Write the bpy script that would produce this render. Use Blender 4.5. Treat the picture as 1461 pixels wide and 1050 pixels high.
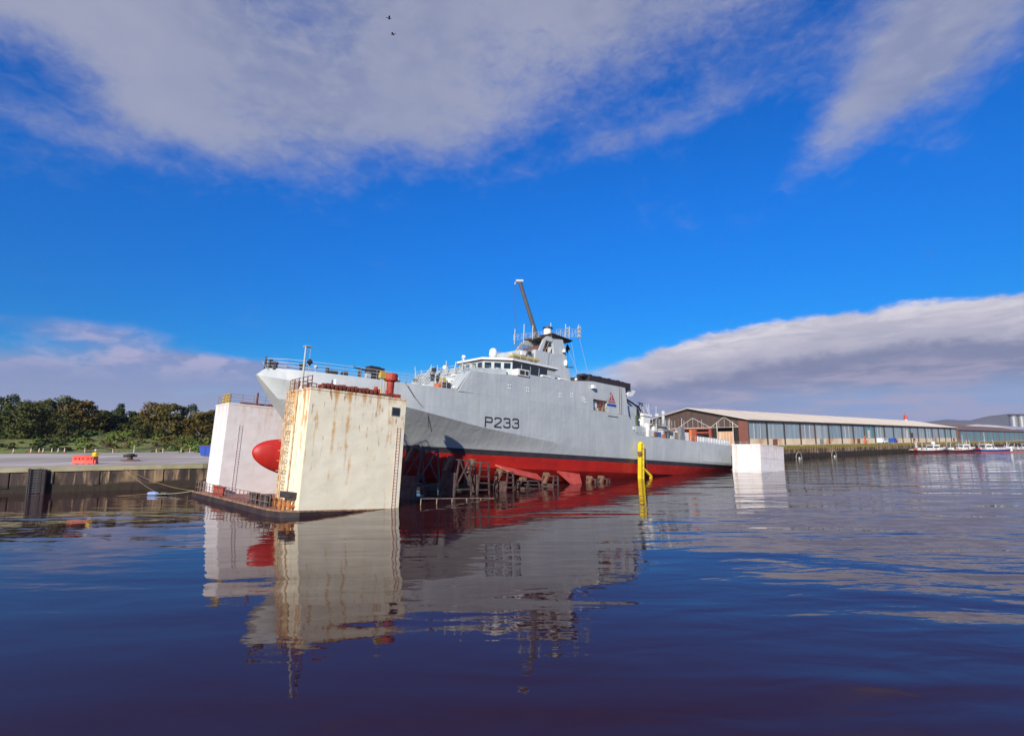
import bpy, math, random
from mathutils import Vector, Matrix
R=math.radians
random.seed(7)
for o in list(bpy.data.objects): bpy.data.objects.remove(o)
col=bpy.context.scene.collection
sc=bpy.context.scene
# ------------------------------------------------------------------ camera
cd=bpy.data.cameras.new('camera'); cam=bpy.data.objects.new('camera',cd); col.objects.link(cam); sc.camera=cam
PIT,ROL=R(7.58),R(.43)
fw=Vector((0,math.cos(PIT),math.sin(PIT))); U0=Vector((0,-math.sin(PIT),math.cos(PIT))); R0=Vector((1,0,0))
rt=R0*math.cos(ROL)-U0*math.sin(ROL); upv=R0*math.sin(ROL)+U0*math.cos(ROL)
mm=Matrix((rt,upv,-fw)).transposed().to_4x4(); mm.translation=Vector((0,0,6.1)); cam.matrix_world=mm
cd.sensor_width=36; cd.lens=793/1461*36; cd.clip_start=.3; cd.clip_end=20000
# ------------------------------------------------------------------ world, sun, exposure
SAZ,SEL=R(199),R(24.5)
w=bpy.data.worlds.new('World'); sc.world=w; w.use_nodes=True
nt=w.node_tree; nt.nodes.clear(); L=nt.links
def N(t,**k):
    n=nt.nodes.new(t)
    for a,b in k.items(): setattr(n,a,b)
    return n
def M(op,a,b=None,c=None,clamp=False):
    n=N('ShaderNodeMath',operation=op,use_clamp=clamp)
    for i,x in enumerate((a,b,c)):
        if x is None: continue
        if isinstance(x,(int,float)): n.inputs[i].default_value=x
        else: L.new(x,n.inputs[i])
    return n.outputs[0]
def MIX(f,a,b,bt='MIX'):
    n=N('ShaderNodeMix',data_type='RGBA',blend_type=bt)
    for s,x in ((n.inputs[0],f),(n.inputs[6],a),(n.inputs[7],b)):
        if isinstance(x,(int,float)): s.default_value=x
        elif isinstance(x,tuple): s.default_value=(*x,1)
        else: L.new(x,s)
    return n.outputs[2]
sky=N('ShaderNodeTexSky',sky_type='NISHITA'); sky.sun_disc=False; sky.sun_elevation=SEL; sky.sun_rotation=SAZ
sky.air_density=1.0; sky.dust_density=.1; sky.ozone_density=3.0
tc=N('ShaderNodeTexCoord'); sep=N('ShaderNodeSeparateXYZ'); L.new(tc.outputs['Generated'],sep.inputs[0])
dx,dy,dz=sep.outputs
DEG=57.2958
az=M('MULTIPLY',M('ARCTAN2',dx,dy),DEG); el=M('MULTIPLY',M('ARCSINE',dz),DEG)
def noise(vec,scale,detail=6,rough=.55,sx=1,sy=1,sz=1,off=(0,0,0),dist=0):
    mp=N('ShaderNodeMapping'); mp.inputs['Scale'].default_value=(sx,sy,sz); mp.inputs['Location'].default_value=off; L.new(vec,mp.inputs[0])
    n=N('ShaderNodeTexNoise'); n.inputs['Scale'].default_value=scale; n.inputs['Detail'].default_value=detail; n.inputs['Roughness'].default_value=rough; n.inputs['Distortion'].default_value=dist
    L.new(mp.outputs[0],n.inputs['Vector']); return n.outputs['Fac']
comb=N('ShaderNodeCombineXYZ'); L.new(M('MULTIPLY',az,.1),comb.inputs[0]); L.new(M('MULTIPLY',el,.1),comb.inputs[1]); AE=comb.outputs[0]
n_big=noise(AE,.9,8,.55,1,1.6,1,dist=.25); n_fine=noise(AE,3.0,8,.6,1,2.2,1,(3,1,0),.3); n_soft=noise(AE,.5,3,.5,1,1.3,1,(7,2,0))
def blob(a0,e0,sa,se,amp,rot=0):
    c,s=math.cos(R(rot)),math.sin(R(rot))
    da=M('SUBTRACT',az,a0); de=M('SUBTRACT',el,e0)
    x=M('DIVIDE',M('ADD',M('MULTIPLY',da,c),M('MULTIPLY',de,s)),sa)
    y=M('DIVIDE',M('SUBTRACT',M('MULTIPLY',de,c),M('MULTIPLY',da,s)),se)
    r2=M('ADD',M('MULTIPLY',x,x),M('MULTIPLY',y,y))
    return M('MULTIPLY',M('POWER',2.71828,M('MULTIPLY',r2,-1.0)),amp)
def ssum(l):
    o=l[0]
    for x in l[1:]: o=M('ADD',o,x)
    return o
def ramp(x,a,b):
    n=N('ShaderNodeMapRange',interpolation_type='SMOOTHSTEP'); L.new(x,n.inputs[0]); n.inputs[1].default_value=a; n.inputs[2].default_value=b; return n.outputs[0]
nz=M('ADD',M('MULTIPLY',M('SUBTRACT',n_big,.5),1.5),M('MULTIPLY',M('SUBTRACT',n_fine,.5),.75))
# high cloud sheet
top=ssum([blob(-1,45,27,12.6,1.4,3),blob(-14,33,12,4.5,.6,10),blob(-43,34.5,17,4.6,1.45,2),blob(-32,29,9,5,.62,0),blob(-20,30,8,4,.3,0),blob(-40,24.5,9,1.2,.38,-6),blob(-36,27.5,4,2.5,.35,30),blob(43,33.5,10,5.5,1.15,35),blob(34,27.5,9,2.2,.85,33),blob(22,31,7,1.6,.3,10),blob(40,45,30,8,.5),blob(-30,27,9,2.0,.42,-10),blob(11,29,6,1.3,.35,12),blob(-8,31,8,2.6,.5,0),blob(0,70,120,18,.8),blob(-44,21,8,2,.3,5)])
n_w=noise(AE,6.5,7,.62,1,1.7,1,(1,4,0),.8)
nzt=M('ADD',nz,M('MULTIPLY',M('SUBTRACT',n_w,.5),.7))
topd=ramp(M('ADD',top,M('MULTIPLY',nzt,.75)),.12,1.25)
# low bank on the right, wispy band on the left
edge=M('ADD',M('MULTIPLY',M('MINIMUM',M('MAXIMUM',M('SUBTRACT',az,6),0),10),.28),7.0)
edge=M('ADD',edge,M('MULTIPLY',M('MINIMUM',M('MAXIMUM',M('SUBTRACT',az,16),0),14),.125))
edge=M('SUBTRACT',edge,M('MULTIPLY',M('MAXIMUM',M('SUBTRACT',az,38),0),.08))
edge=M('ADD',edge,M('ADD',M('MULTIPLY',nz,1.3),M('MULTIPLY',M('SUBTRACT',noise(AE,7,6,.6,1,1.5,1,(2,2,0),.5),.5),1.3)))
rb=ramp(M('SUBTRACT',edge,el),-.1,.75)
rbm=ramp(az,4.5,13); rbm2=M('SUBTRACT',1.0,ramp(az,75,100)); rb=M('MULTIPLY',M('MULTIPLY',rb,rbm),rbm2)
hz=M('MULTIPLY',M('SUBTRACT',1.0,ramp(M('ADD',el,M('MULTIPLY',nz,1.5)),4.2,8.0)),ramp(az,3,9))
lb=ssum([blob(-38,9.2,10,1.2,.55,-4),blob(-29,7.0,7,1.0,1.15,-2),blob(-36,5.6,9,.8,.6,2),blob(-43,6.6,9,1.5,.6),blob(-36,3.8,16,1.7,1.0),blob(-22,5.8,6,1.5,.6)])
lbd=ramp(M('ADD',lb,M('MULTIPLY',nz,.5)),.22,.85)
low=M('MAXIMUM',rb,M('MAXIMUM',M('MULTIPLY',lbd,.85),M('MULTIPLY',hz,.8)))
# clear blue
hsv=N('ShaderNodeHueSaturation'); hsv.inputs['Hue'].default_value=.515; hsv.inputs['Saturation'].default_value=1.95; hsv.inputs['Value'].default_value=1.0; L.new(sky.outputs[0],hsv.inputs['Color'])
blue=MIX(1.0,hsv.outputs[0],MIX(ramp(el,26,4),(.40,1.22,1.38),(1.0,.86,.96)),'MULTIPLY')
# cloud colours are in the sky's physical scale (background strength 0.1)
cl_top=MIX(ramp(n_soft,.35,.62),(2.4,2.65,3.8),(3.4,3.5,4.35))
cl_top=MIX(ramp(n_fine,.35,.8),cl_top,(3.2,3.35,4.3))
cl_top=MIX(M('MULTIPLY',ramp(topd,.75,.2),.5),cl_top,(3.0,3.0,4.4))
tex=ramp(M('ADD',noise(AE,2.6,8,.62,.7,3.6,1,(3,1,0),.5),M('MULTIPLY',M('SUBTRACT',n_big,.5),.7)),.38,.64)
depth=M('SUBTRACT',edge,el)
cl_r=MIX(ramp(depth,.3,3.2),(6.3,6.0,6.5),(4.1,4.0,4.9))            # bright crown
cl_r=MIX(M('MULTIPLY',M('SUBTRACT',1.0,tex),.55),cl_r,(3.0,3.1,4.2))
cl_r=MIX(ramp(M('ADD',depth,M('MULTIPLY',nz,.8)),3.0,4.6),cl_r,(1.75,2.0,3.2))   # shaded base
cl_r=MIX(ramp(M('ADD',el,M('MULTIPLY',nz,1.2)),6.0,3.2),cl_r,MIX(ramp(az,14,34),(2.0,2.45,4.0),(2.1,3.1,5.2)))
cl_r=MIX(M('MULTIPLY',M('MULTIPLY',ramp(depth,4.2,5.6),ramp(el,.3,2.2)),M('MULTIPLY',tex,.7)),cl_r,(3.5,3.2,4.3))
leftlit=M('MULTIPLY',ramp(el,5.0,7.6),ramp(n_fine,.4,.6))
cl_l=MIX(leftlit,(2.2,2.5,4.3),(4.0,3.6,5.0))
isr=ramp(az,-8,4)
cl_low=MIX(isr,cl_l,cl_r)
c1=MIX(M('MULTIPLY',topd,.84),blue,cl_top)
c2=MIX(low,c1,cl_low)
bg=N('ShaderNodeBackground'); bg.inputs['Strength'].default_value=.1; L.new(c2,bg.inputs[0])
wo=N('ShaderNodeOutputWorld'); L.new(bg.outputs[0],wo.inputs[0])
sd=bpy.data.lights.new('sun','SUN'); sd.energy=5.0; sd.angle=R(.5); sd.color=(1,.90,.75); so=bpy.data.objects.new('sun',sd); col.objects.link(so)
sv=Vector((math.sin(SAZ)*math.cos(SEL),math.cos(SAZ)*math.cos(SEL),math.sin(SEL))); so.rotation_euler=sv.to_track_quat('Z','Y').to_euler(); so.location=(-30,-60,60)
vs=sc.view_settings; vs.view_transform='Standard'; vs.look='None'; vs.exposure=.25; vs.gamma=1
sc.render.engine='CYCLES'
# ------------------------------------------------------------------ mesh helper
class MB:
    def __init__(s): s.v=[];s.f=[];s.m=[]
    def add(s,vs,fs,mi=0):
        b=len(s.v); s.v+=[tuple(v) for v in vs]
        for f in fs: s.f.append([b+i for i in f]); s.m.append(mi)
    def box(s,x0,x1,y0,y1,z0,z1,mi=0):
        s.add([(x,y,z) for z in (z0,z1) for y in (y0,y1) for x in (x0,x1)],[(0,2,3,1),(4,5,7,6),(0,1,5,4),(2,6,7,3),(0,4,6,2),(1,3,7,5)],mi)
    def cbox(s,c,d,mi=0,rz=0,ry=0):
        q=Matrix.Rotation(rz,3,'Z')@Matrix.Rotation(ry,3,'Y'); c=Vector(c)
        s.add([c+q@Vector((x*d[0]/2,y*d[1]/2,z*d[2]/2)) for z in (-1,1) for y in (-1,1) for x in (-1,1)],[(0,2,3,1),(4,5,7,6),(0,1,5,4),(2,6,7,3),(0,4,6,2),(1,3,7,5)],mi)
    def tube(s,p,q,r,r2=None,n=6,mi=0):
        p=Vector(p);q=Vector(q);d=(q-p)
        if d.length<1e-6: return
        d.normalize(); a=d.orthogonal().normalized(); b=d.cross(a); r2=r if r2 is None else r2
        vs=[p+(a*math.cos(2*math.pi*i/n)+b*math.sin(2*math.pi*i/n))*r for i in range(n)]+[q+(a*math.cos(2*math.pi*i/n)+b*math.sin(2*math.pi*i/n))*r2 for i in range(n)]
        s.add(vs,[(i,(i+1)%n,n+(i+1)%n,n+i) for i in range(n)]+[tuple(range(n))[::-1],tuple(range(n,2*n))],mi)
    def bar(s,p,q,wd,mi=0): s.tube(p,q,wd*.7,n=4,mi=mi)
    def path(s,pts,r,n=6,mi=0):
        for a,b in zip(pts,pts[1:]): s.tube(a,b,r,n=n,mi=mi)
    def lathe(s,c,prof,n=14,mi=0,axis='z'):
        vs=[];fs=[]
        for (r,z) in prof:
            for i in range(n):
                a=2*math.pi*i/n; p=(r*math.cos(a),r*math.sin(a),z)
                if axis=='x': p=(z,r*math.cos(a),r*math.sin(a))
                vs.append(Vector(c)+Vector(p))
        k=len(prof)
        for j in range(k-1):
            for i in range(n): fs.append((j*n+i,j*n+(i+1)%n,(j+1)*n+(i+1)%n,(j+1)*n+i))
        fs.append(tuple(range(n))[::-1]); fs.append(tuple(range((k-1)*n,k*n)))
        s.add(vs,fs,mi)
    def ball(s,c,rx,ry=None,rz=None,n=12,k=8,mi=0):
        ry=ry or rx; rz=rz or rx
        vs=[];fs=[]
        for j in range(1,k):
            t=math.pi*j/k
            for i in range(n): vs.append((c[0]+rx*math.sin(t)*math.cos(2*math.pi*i/n),c[1]+ry*math.sin(t)*math.sin(2*math.pi*i/n),c[2]+rz*math.cos(t)))
        vs+= [(c[0],c[1],c[2]+rz),(c[0],c[1],c[2]-rz)]; T=len(vs)-2
        for j in range(k-2):
            for i in range(n): fs.append((j*n+i,(j+1)*n+i,(j+1)*n+(i+1)%n,j*n+(i+1)%n))
        for i in range(n): fs.append((T,i,(i+1)%n)); fs.append((T+1,(k-2)*n+(i+1)%n,(k-2)*n+i))
        s.add(vs,fs,mi)
    def prism(s,o1,o2,mi=0):
        n=len(o1); s.add(list(o1)+list(o2),[tuple(range(n))[::-1],tuple(range(n,2*n))]+[(i,(i+1)%n,n+(i+1)%n,n+i) for i in range(n)],mi)
    def rail(s,pts,h=1.05,step=1.6,r=.028,wires=3,mi=0,up=(0,0,1)):
        up=Vector(up)
        for a,b in zip(pts,pts[1:]):
            a=Vector(a);b=Vector(b); n=max(1,round((b-a).length/step))
            for i in range(n+1): p=a.lerp(b,i/n); s.tube(p,p+up*h,r*1.3,n=4,mi=mi)
            for k in range(1,wires+1): s.tube(a+up*h*k/wires,b+up*h*k/wires,r,n=4,mi=mi)
    def ladder(s,p,q,side,wd=.4,step=.3,r=.025,mi=0):
        p=Vector(p);q=Vector(q);sd_=Vector(side).normalized()*wd/2
        s.tube(p-sd_,q-sd_,r,n=4,mi=mi); s.tube(p+sd_,q+sd_,r,n=4,mi=mi)
        n=max(2,int((q-p).length/step))
        for i in range(n): c=p.lerp(q,(i+.5)/n); s.tube(c-sd_,c+sd_,r*.8,n=4,mi=mi)
    def pieces(s,name,mats,parent,smooth=False):
        par=list(range(len(s.v)))
        def fd(a):
            while par[a]!=a: par[a]=par[par[a]]; a=par[a]
            return a
        for f in s.f:
            for q in f[1:]: par[fd(q)]=fd(f[0])
        gr={}
        for f,m_ in zip(s.f,s.m): gr.setdefault(fd(f[0]),[]).append((f,m_))
        for k,fl in gr.items():
            c=MB(); ids=sorted({i for f,_ in fl for i in f}); mp={i:j for j,i in enumerate(ids)}
            c.v=[s.v[i] for i in ids]; c.f=[[mp[i] for i in f] for f,_ in fl]; c.m=[m_ for _,m_ in fl]; c.build(name,mats,parent,smooth)
    def build(s,name,mats,parent=None,smooth=False,off=None):
        if parent is not None and off is None: off=OFF.get(parent.name,(0,0,0))
        off=off or (0,0,0)
        me=bpy.data.meshes.new(name); me.from_pydata([(a-off[0],b-off[1],c-off[2]) for a,b,c in s.v],[],s.f)
        if not isinstance(mats,(list,tuple)): mats=[mats]
        for m_ in mats: me.materials.append(m_)
        me.polygons.foreach_set('material_index',s.m)
        if smooth: me.polygons.foreach_set('use_smooth',[True]*len(s.f))
        me.update(); o=bpy.data.objects.new(name,me); col.objects.link(o)
        if parent is not None: o.parent=parent; OFF[o.name]=off
        return o
OFF={}
def sharp(o,ang=30):
    me=o.data; me.polygons.foreach_set('use_smooth',[True]*len(me.polygons))
    try: me.set_sharp_from_angle(angle=R(ang))
    except Exception: pass
def tag(o,label,cat,group=None,kind=None):
    if label: o['label']=label
    if cat: o['category']=cat
    if group: o['group']=group
    if kind: o['kind']=kind
    return o
def struct(o): o['kind']='structure'; return o
def empty(name,mat_,off=(0,0,0)):
    e=bpy.data.objects.new(name,None); col.objects.link(e); e.empty_display_size=.5; e.matrix_world=mat_; OFF[e.name]=off; return e
def dup(root):
    c=root.copy(); col.objects.link(c)
    for ch in root.children:
        d=ch.copy(); col.objects.link(d); d.parent=c
        for g in ch.children:
            e=g.copy(); col.objects.link(e); e.parent=d
    return c
# ------------------------------------------------------------------ materials
def pm(name,c1,c2=None,sc_=1.0,rough=.6,bump=0,bs=4.0,metal=0,st=(1,1,1),detail=5,lo=.35,hi=.65,c3=None,s3=1,st3=(1,1,1),lo3=.6,hi3=.75,spec=.5,coat=0,bst=None,bdist=.05):
    m=bpy.data.materials.new(name); m.use_nodes=True; t=m.node_tree; b=t.nodes['Principled BSDF']
    b.inputs['Roughness'].default_value=rough; b.inputs['Metallic'].default_value=metal; b.inputs['Specular IOR Level'].default_value=spec
    if coat: b.inputs['Coat Weight'].default_value=coat
    g=t.nodes.new('ShaderNodeTexCoord')
    def nz_(scale,st_,det=detail,loc=(0,0,0)):
        mp=t.nodes.new('ShaderNodeMapping'); mp.inputs['Scale'].default_value=st_; mp.inputs['Location'].default_value=loc; t.links.new(g.outputs['Object'],mp.inputs[0])
        n=t.nodes.new('ShaderNodeTexNoise'); n.inputs['Scale'].default_value=scale; n.inputs['Detail'].default_value=det; t.links.new(mp.outputs[0],n.inputs['Vector']); return n.outputs['Fac']
    def rmp(x,a,bb):
        n=t.nodes.new('ShaderNodeMapRange'); t.links.new(x,n.inputs[0]); n.inputs[1].default_value=a; n.inputs[2].default_value=bb; return n.outputs[0]
    def mix(f,a,bb):
        n=t.nodes.new('ShaderNodeMix'); n.data_type='RGBA'; t.links.new(f,n.inputs[0])
        for s,x in ((n.inputs[6],a),(n.inputs[7],bb)):
            if isinstance(x,tuple): s.default_value=(*x,1)
            else: t.links.new(x,s)
        return n.outputs[2]
    if c2 is None: c2=tuple(x*.82 for x in c1)
    o=mix(rmp(nz_(sc_,st),lo,hi),c1,c2)
    if c3: o=mix(rmp(nz_(s3,st3,6,(5,3,1)),lo3,hi3),o,c3)
    t.links.new(o,b.inputs['Base Color'])
    if bump:
        bn=t.nodes.new('ShaderNodeBump'); bn.inputs['Strength'].default_value=bump; bn.inputs['Distance'].default_value=bdist
        t.links.new(nz_(bs,bst or st),bn.inputs['Height']); t.links.new(bn.outputs[0],b.inputs['Normal'])
    return m
GREY=(.46,.50,.50)
m_hull=pm('hull_grey_paint',GREY,(.41,.45,.46),.35,.42,bump=.35,bs=.35,bdist=.18,c3=(.50,.53,.53),s3=.8,st3=(1,1,.15),lo3=.52,hi3=.75)
def add_plates(m,dents=.25,seam=.35,axes=(0,2),bw=5.5,bh=2.2):
    t=m.node_tree; b=t.nodes['Principled BSDF']; g=t.nodes.new('ShaderNodeTexCoord'); sp=t.nodes.new('ShaderNodeSeparateXYZ'); t.links.new(g.outputs['Object'],sp.inputs[0]); cb=t.nodes.new('ShaderNodeCombineXYZ'); t.links.new(sp.outputs[axes[0]],cb.inputs[0]); t.links.new(sp.outputs[axes[1]],cb.inputs[1])
    br=t.nodes.new('ShaderNodeTexBrick'); br.inputs['Scale'].default_value=1; br.inputs['Brick Width'].default_value=bw; br.inputs['Row Height'].default_value=bh; br.inputs['Mortar Size'].default_value=.035; br.inputs['Mortar Smooth'].default_value=.3; t.links.new(cb.outputs[0],br.inputs['Vector'])
    def nz_(scale,st_,loc=(0,0,0),det=4):
        mp=t.nodes.new('ShaderNodeMapping'); mp.inputs['Scale'].default_value=st_; mp.inputs['Location'].default_value=loc; t.links.new(g.outputs['Object'],mp.inputs[0])
        n=t.nodes.new('ShaderNodeTexNoise'); n.inputs['Scale'].default_value=scale; n.inputs['Detail'].default_value=det; t.links.new(mp.outputs[0],n.inputs['Vector']); return n.outputs['Fac']
    # frames showing through the plate: soft periodic hollows
    wv=t.nodes.new('ShaderNodeTexWave'); wv.bands_direction='X'; wv.inputs['Scale'].default_value=.42; wv.inputs['Distortion'].default_value=1.2; wv.inputs['Detail'].default_value=2; t.links.new(cb.outputs[0],wv.inputs['Vector'])
    def mt(op,a,bb):
        n=t.nodes.new('ShaderNodeMath'); n.operation=op
        for i,x in enumerate((a,bb)):
            if isinstance(x,(int,float)): n.inputs[i].default_value=x
            else: t.links.new(x,n.inputs[i])
        return n.outputs[0]
    h=mt('ADD',mt('ADD',mt('MULTIPLY',nz_(.55,(1,1,1.2)),dents),mt('MULTIPLY',wv.outputs['Fac'],.0028)),mt('MULTIPLY',br.outputs['Fac'],-.006*seam))
    bn=t.nodes.new('ShaderNodeBump'); bn.inputs['Strength'].default_value=1; bn.inputs['Distance'].default_value=1; t.links.new(h,bn.inputs['Height']); t.links.new(bn.outputs[0],b.inputs['Normal'])
    src=b.inputs['Base Color'].links[0].from_socket; mx=t.nodes.new('ShaderNodeMix'); mx.data_type='RGBA'; mx.blend_type='MULTIPLY'; t.links.new(mt('MULTIPLY',br.outputs['Fac'],.10*seam*2),mx.inputs[0]); t.links.new(src,mx.inputs[6]); mx.inputs[7].default_value=(.45,.45,.45,1)
    st=t.nodes.new('ShaderNodeMapRange'); st.inputs[1].default_value=.62; st.inputs[2].default_value=.85; t.links.new(nz_(1.6,(1,1,.05),(3,3,3),6),st.inputs[0])
    m2=t.nodes.new('ShaderNodeMix'); m2.data_type='RGBA'; m2.blend_type='MULTIPLY'; t.links.new(mt('MULTIPLY',st.outputs[0],.5),m2.inputs[0]); t.links.new(mx.outputs[2],m2.inputs[6]); m2.inputs[7].default_value=(.72,.66,.58,1)
    t.links.new(m2.outputs[2],b.inputs['Base Color'])
add_plates(m_hull,.075,.6)
m_black=pm('boot_black',(.03,.028,.038),(.05,.045,.055),1,.5)
m_red=pm('antifouling_red',(.52,.020,.012),(.36,.014,.010),.5,.5,c3=(.5,.06,.03),s3=.7,lo3=.62,hi3=.8)
m_pink=pm('primer_red',(.55,.10,.07),(.42,.05,.035),1.2,.6)
m_deck=pm('deck_grey',(.16,.18,.19),None,2,.8)
m_lgrey=pm('light_grey_paint',(.46,.50,.50),(.38,.42,.42),1,.5)
m_white=pm('white_paint',(.78,.78,.76),(.70,.70,.68),1,.5)
m_glass=pm('dark_glass',(.012,.015,.02),None,1,.08,spec=.8)
m_dark=pm('dark_steel',(.03,.028,.03),(.06,.045,.04),3,.6)
m_soot=pm('soot_black',(.018,.014,.018),(.035,.025,.03),3,.8)
m_steel=pm('galvanised',(.33,.34,.35),None,4,.45,metal=.5)
m_orange=pm('orange_paint',(.6,.16,.03),None,3,.5)
m_ochre=pm('ochre_paint',(.55,.38,.06),None,3,.5)
m_blue=pm('blue_paint',(.02,.08,.42),(.015,.06,.33),3,.5)
m_yel=pm('yellow_paint',(.78,.58,.012),(.62,.42,.015),1,.55,c3=(.30,.19,.04),s3=1.2,st3=(1,1,.3),lo3=.58,hi3=.72)
m_rust=pm('rusty_red',(.22,.045,.025),(.12,.03,.02),2,.75,c3=(.32,.10,.04),s3=4)
m_rustred=pm('red_oxide',(.42,.05,.03),(.28,.035,.02),2,.6)
m_bdeck=pm('barge_deck_oxide',(.36,.13,.10),(.25,.08,.06),.8,.7,c3=(.16,.06,.04),s3=2,bump=.2)
m_bhull=pm('barge_black',(.018,.014,.018),(.05,.03,.025),.8,.6,c3=(.12,.05,.03),s3=1.5,lo3=.62)
m_timber=pm('timber',(.20,.115,.065),(.10,.055,.035),3,.8,st=(1,1,4))
m_cradle=pm('cradle_steel',(.10,.07,.065),(.05,.028,.025),1.5,.7,c3=(.25,.08,.05),s3=2,lo3=.6)
m_rope=pm('rope',(.30,.20,.10),None,6,.9)
def tower_mat(name,rustk,base=(.78,.775,.74)):
    m=bpy.data.materials.new(name); m.use_nodes=True; t=m.node_tree; b=t.nodes['Principled BSDF']; b.inputs['Roughness'].default_value=.5
    g=t.nodes.new('ShaderNodeTexCoord'); sp=t.nodes.new('ShaderNodeSeparateXYZ'); t.links.new(g.outputs['Object'],sp.inputs[0])
    def nz_(scale,st_,det=5,loc=(0,0,0)):
        mp=t.nodes.new('ShaderNodeMapping'); mp.inputs['Scale'].default_value=st_; mp.inputs['Location'].default_value=loc; t.links.new(g.outputs['Object'],mp.inputs[0])
        n=t.nodes.new('ShaderNodeTexNoise'); n.inputs['Scale'].default_value=scale; n.inputs['Detail'].default_value=det; t.links.new(mp.outputs[0],n.inputs['Vector']); return n.outputs['Fac']
    def mt(op,a,bb,cl=False):
        n=t.nodes.new('ShaderNodeMath'); n.operation=op; n.use_clamp=cl
        for i,x in enumerate((a,bb)):
            if isinstance(x,(int,float)): n.inputs[i].default_value=x
            else: t.links.new(x,n.inputs[i])
        return n.outputs[0]
    def rmp(x,a,bb):
        n=t.nodes.new('ShaderNodeMapRange'); t.links.new(x,n.inputs[0]); n.inputs[1].default_value=a; n.inputs[2].default_value=bb; return n.outputs[0]
    def mix(f,a,bb):
        n=t.nodes.new('ShaderNodeMix'); n.data_type='RGBA'; t.links.new(f,n.inputs[0])
        for s,x in ((n.inputs[6],a),(n.inputs[7],bb)):
            if isinstance(x,tuple): s.default_value=(*x,1)
            else: t.links.new(x,s)
        return n.outputs[2]
    o=mix(rmp(nz_(.6,(1,1,1.3)),.35,.65),base,tuple(x*.9 for x in base))
    o=mix(mt('MULTIPLY',rmp(nz_(1.1,(1,1,.2)),.42,.68),.36*min(1,rustk)),o,(.80,.68,.44))     # yellow weeping
    hgt=rmp(sp.outputs[2],2.0,10.8)                                       # runs start at the top edge
    s1=nz_(1.8,(1,1,.045),6); s2=nz_(5.0,(1,1,.12),6,(2,5,0)); s3=nz_(2.2,(1,1,.5),5,(4,4,2))
    f=mt('ADD',mt('ADD',s1,mt('MULTIPLY',hgt,.20)),mt('MULTIPLY',mt('SUBTRACT',s3,.5),.45))
    o=mix(mt('MULTIPLY',rmp(f,.665,.80),.85*rustk,True),o,(.62,.31,.055))
    f2=mt('ADD',mt('ADD',s2,mt('MULTIPLY',hgt,.16)),mt('MULTIPLY',mt('SUBTRACT',s3,.5),.5))
    o=mix(mt('MULTIPLY',rmp(f2,.735,.85),.85*rustk,True),o,(.40,.14,.03))
    o=mix(mt('MULTIPLY',rmp(mt('ADD',sp.outputs[2],mt('MULTIPLY',mt('SUBTRACT',s1,.5),5)),10.1,10.9),.7*rustk,True),o,(.55,.27,.07))
    # scuff lines
    wv=t.nodes.new('ShaderNodeMapping'); wv.inputs['Rotation'].default_value=(0,R(22),0); wv.inputs['Scale'].default_value=(.25,1,3); t.links.new(g.outputs['Object'],wv.inputs[0])
    sn=t.nodes.new('ShaderNodeTexNoise'); sn.inputs['Scale'].default_value=1.5; t.links.new(wv.outputs[0],sn.inputs['Vector'])
    o=mix(mt('MULTIPLY',rmp(sn.outputs['Fac'],.6,.75),.3),o,(.84,.84,.82))
    t.links.new(o,b.inputs['Base Color'])
    bn=t.nodes.new('ShaderNodeBump'); bn.inputs['Strength'].default_value=.7; bn.inputs['Distance'].default_value=.09; t.links.new(nz_(.55,(1,1,1.6),2),bn.inputs['Height']); t.links.new(bn.outputs[0],b.inputs['Normal'])
    return m
m_tw_rust=tower_mat('rusty_white_plate',1.0,(.88,.83,.63)); m_tw=tower_mat('clean_white_plate',.22,(.80,.77,.77))
for _m in (m_tw_rust,m_tw): pass
add_plates(m_red,.06,.5)
# water
m_water=bpy.data.materials.new('water'); m_water.use_nodes=True
t=m_water.node_tree; b=t.nodes['Principled BSDF']; b.inputs['Base Color'].default_value=(.036,.011,.012,1); b.inputs['Roughness'].default_value=.02; b.inputs['IOR'].default_value=1.27; b.inputs['Specular Tint'].default_value=(1,.80,.88,1)
nt=t; L=t.links
g=t.nodes.new('ShaderNodeTexCoord').outputs['Object']
w1=noise(g,.15,2,.45,.45,1.25,1,dist=.5); w2=noise(g,.62,2,.4,.6,1.3,1,(3,2,0),.5); w3=noise(g,2.6,2,.5,1,1.3,1,(8,2,0),.3); ms=noise(g,.018,3,.5,1,1.6,1,(2,9,0))
sepw=N('ShaderNodeSeparateXYZ'); L.new(g,sepw.inputs[0])
rx=ramp(M('SUBTRACT',sepw.outputs[0],M('MULTIPLY',sepw.outputs[1],.30)),-12,22)
amp=M('ADD',M('MULTIPLY',ramp(ms,.42,.68),.35),M('ADD',M('MULTIPLY',rx,.75),.38))
hgt=M('MULTIPLY',M('ADD',M('ADD',M('MULTIPLY',w1,.26),M('MULTIPLY',w2,.040)),M('MULTIPLY',w3,.0042)),amp)
bn=N('ShaderNodeBump'); bn.inputs['Strength'].default_value=1; bn.inputs['Distance'].default_value=1.0; L.new(hgt,bn.inputs['Height']); L.new(bn.outputs[0],b.inputs['Normal'])
WL=.25
wb=MB(); wb.add([(-6000,-400,WL),(9000,-400,WL),(9000,9000,WL),(-6000,9000,WL)],[(0,1,2,3)]); struct(wb.build('water',m_water))
# ------------------------------------------------------------------ frames: barge axes (s aft, v away, w up)
AH,TR=R(42.13),R(3.69); O3=Vector((-18.52,44.6,0))
dd=Vector((math.cos(AH),math.sin(AH),0)); nn=Vector((-math.sin(AH),math.cos(AH),0)); Z=Vector((0,0,1))
ax=dd*math.cos(TR)-Z*math.sin(TR); upb=dd*math.sin(TR)+Z*math.cos(TR)
def frame(s,v,w_):
    m_=Matrix((ax,nn,upb)).transposed().to_4x4(); m_.translation=O3+ax*s+nn*v+upb*w_; return m_
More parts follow.
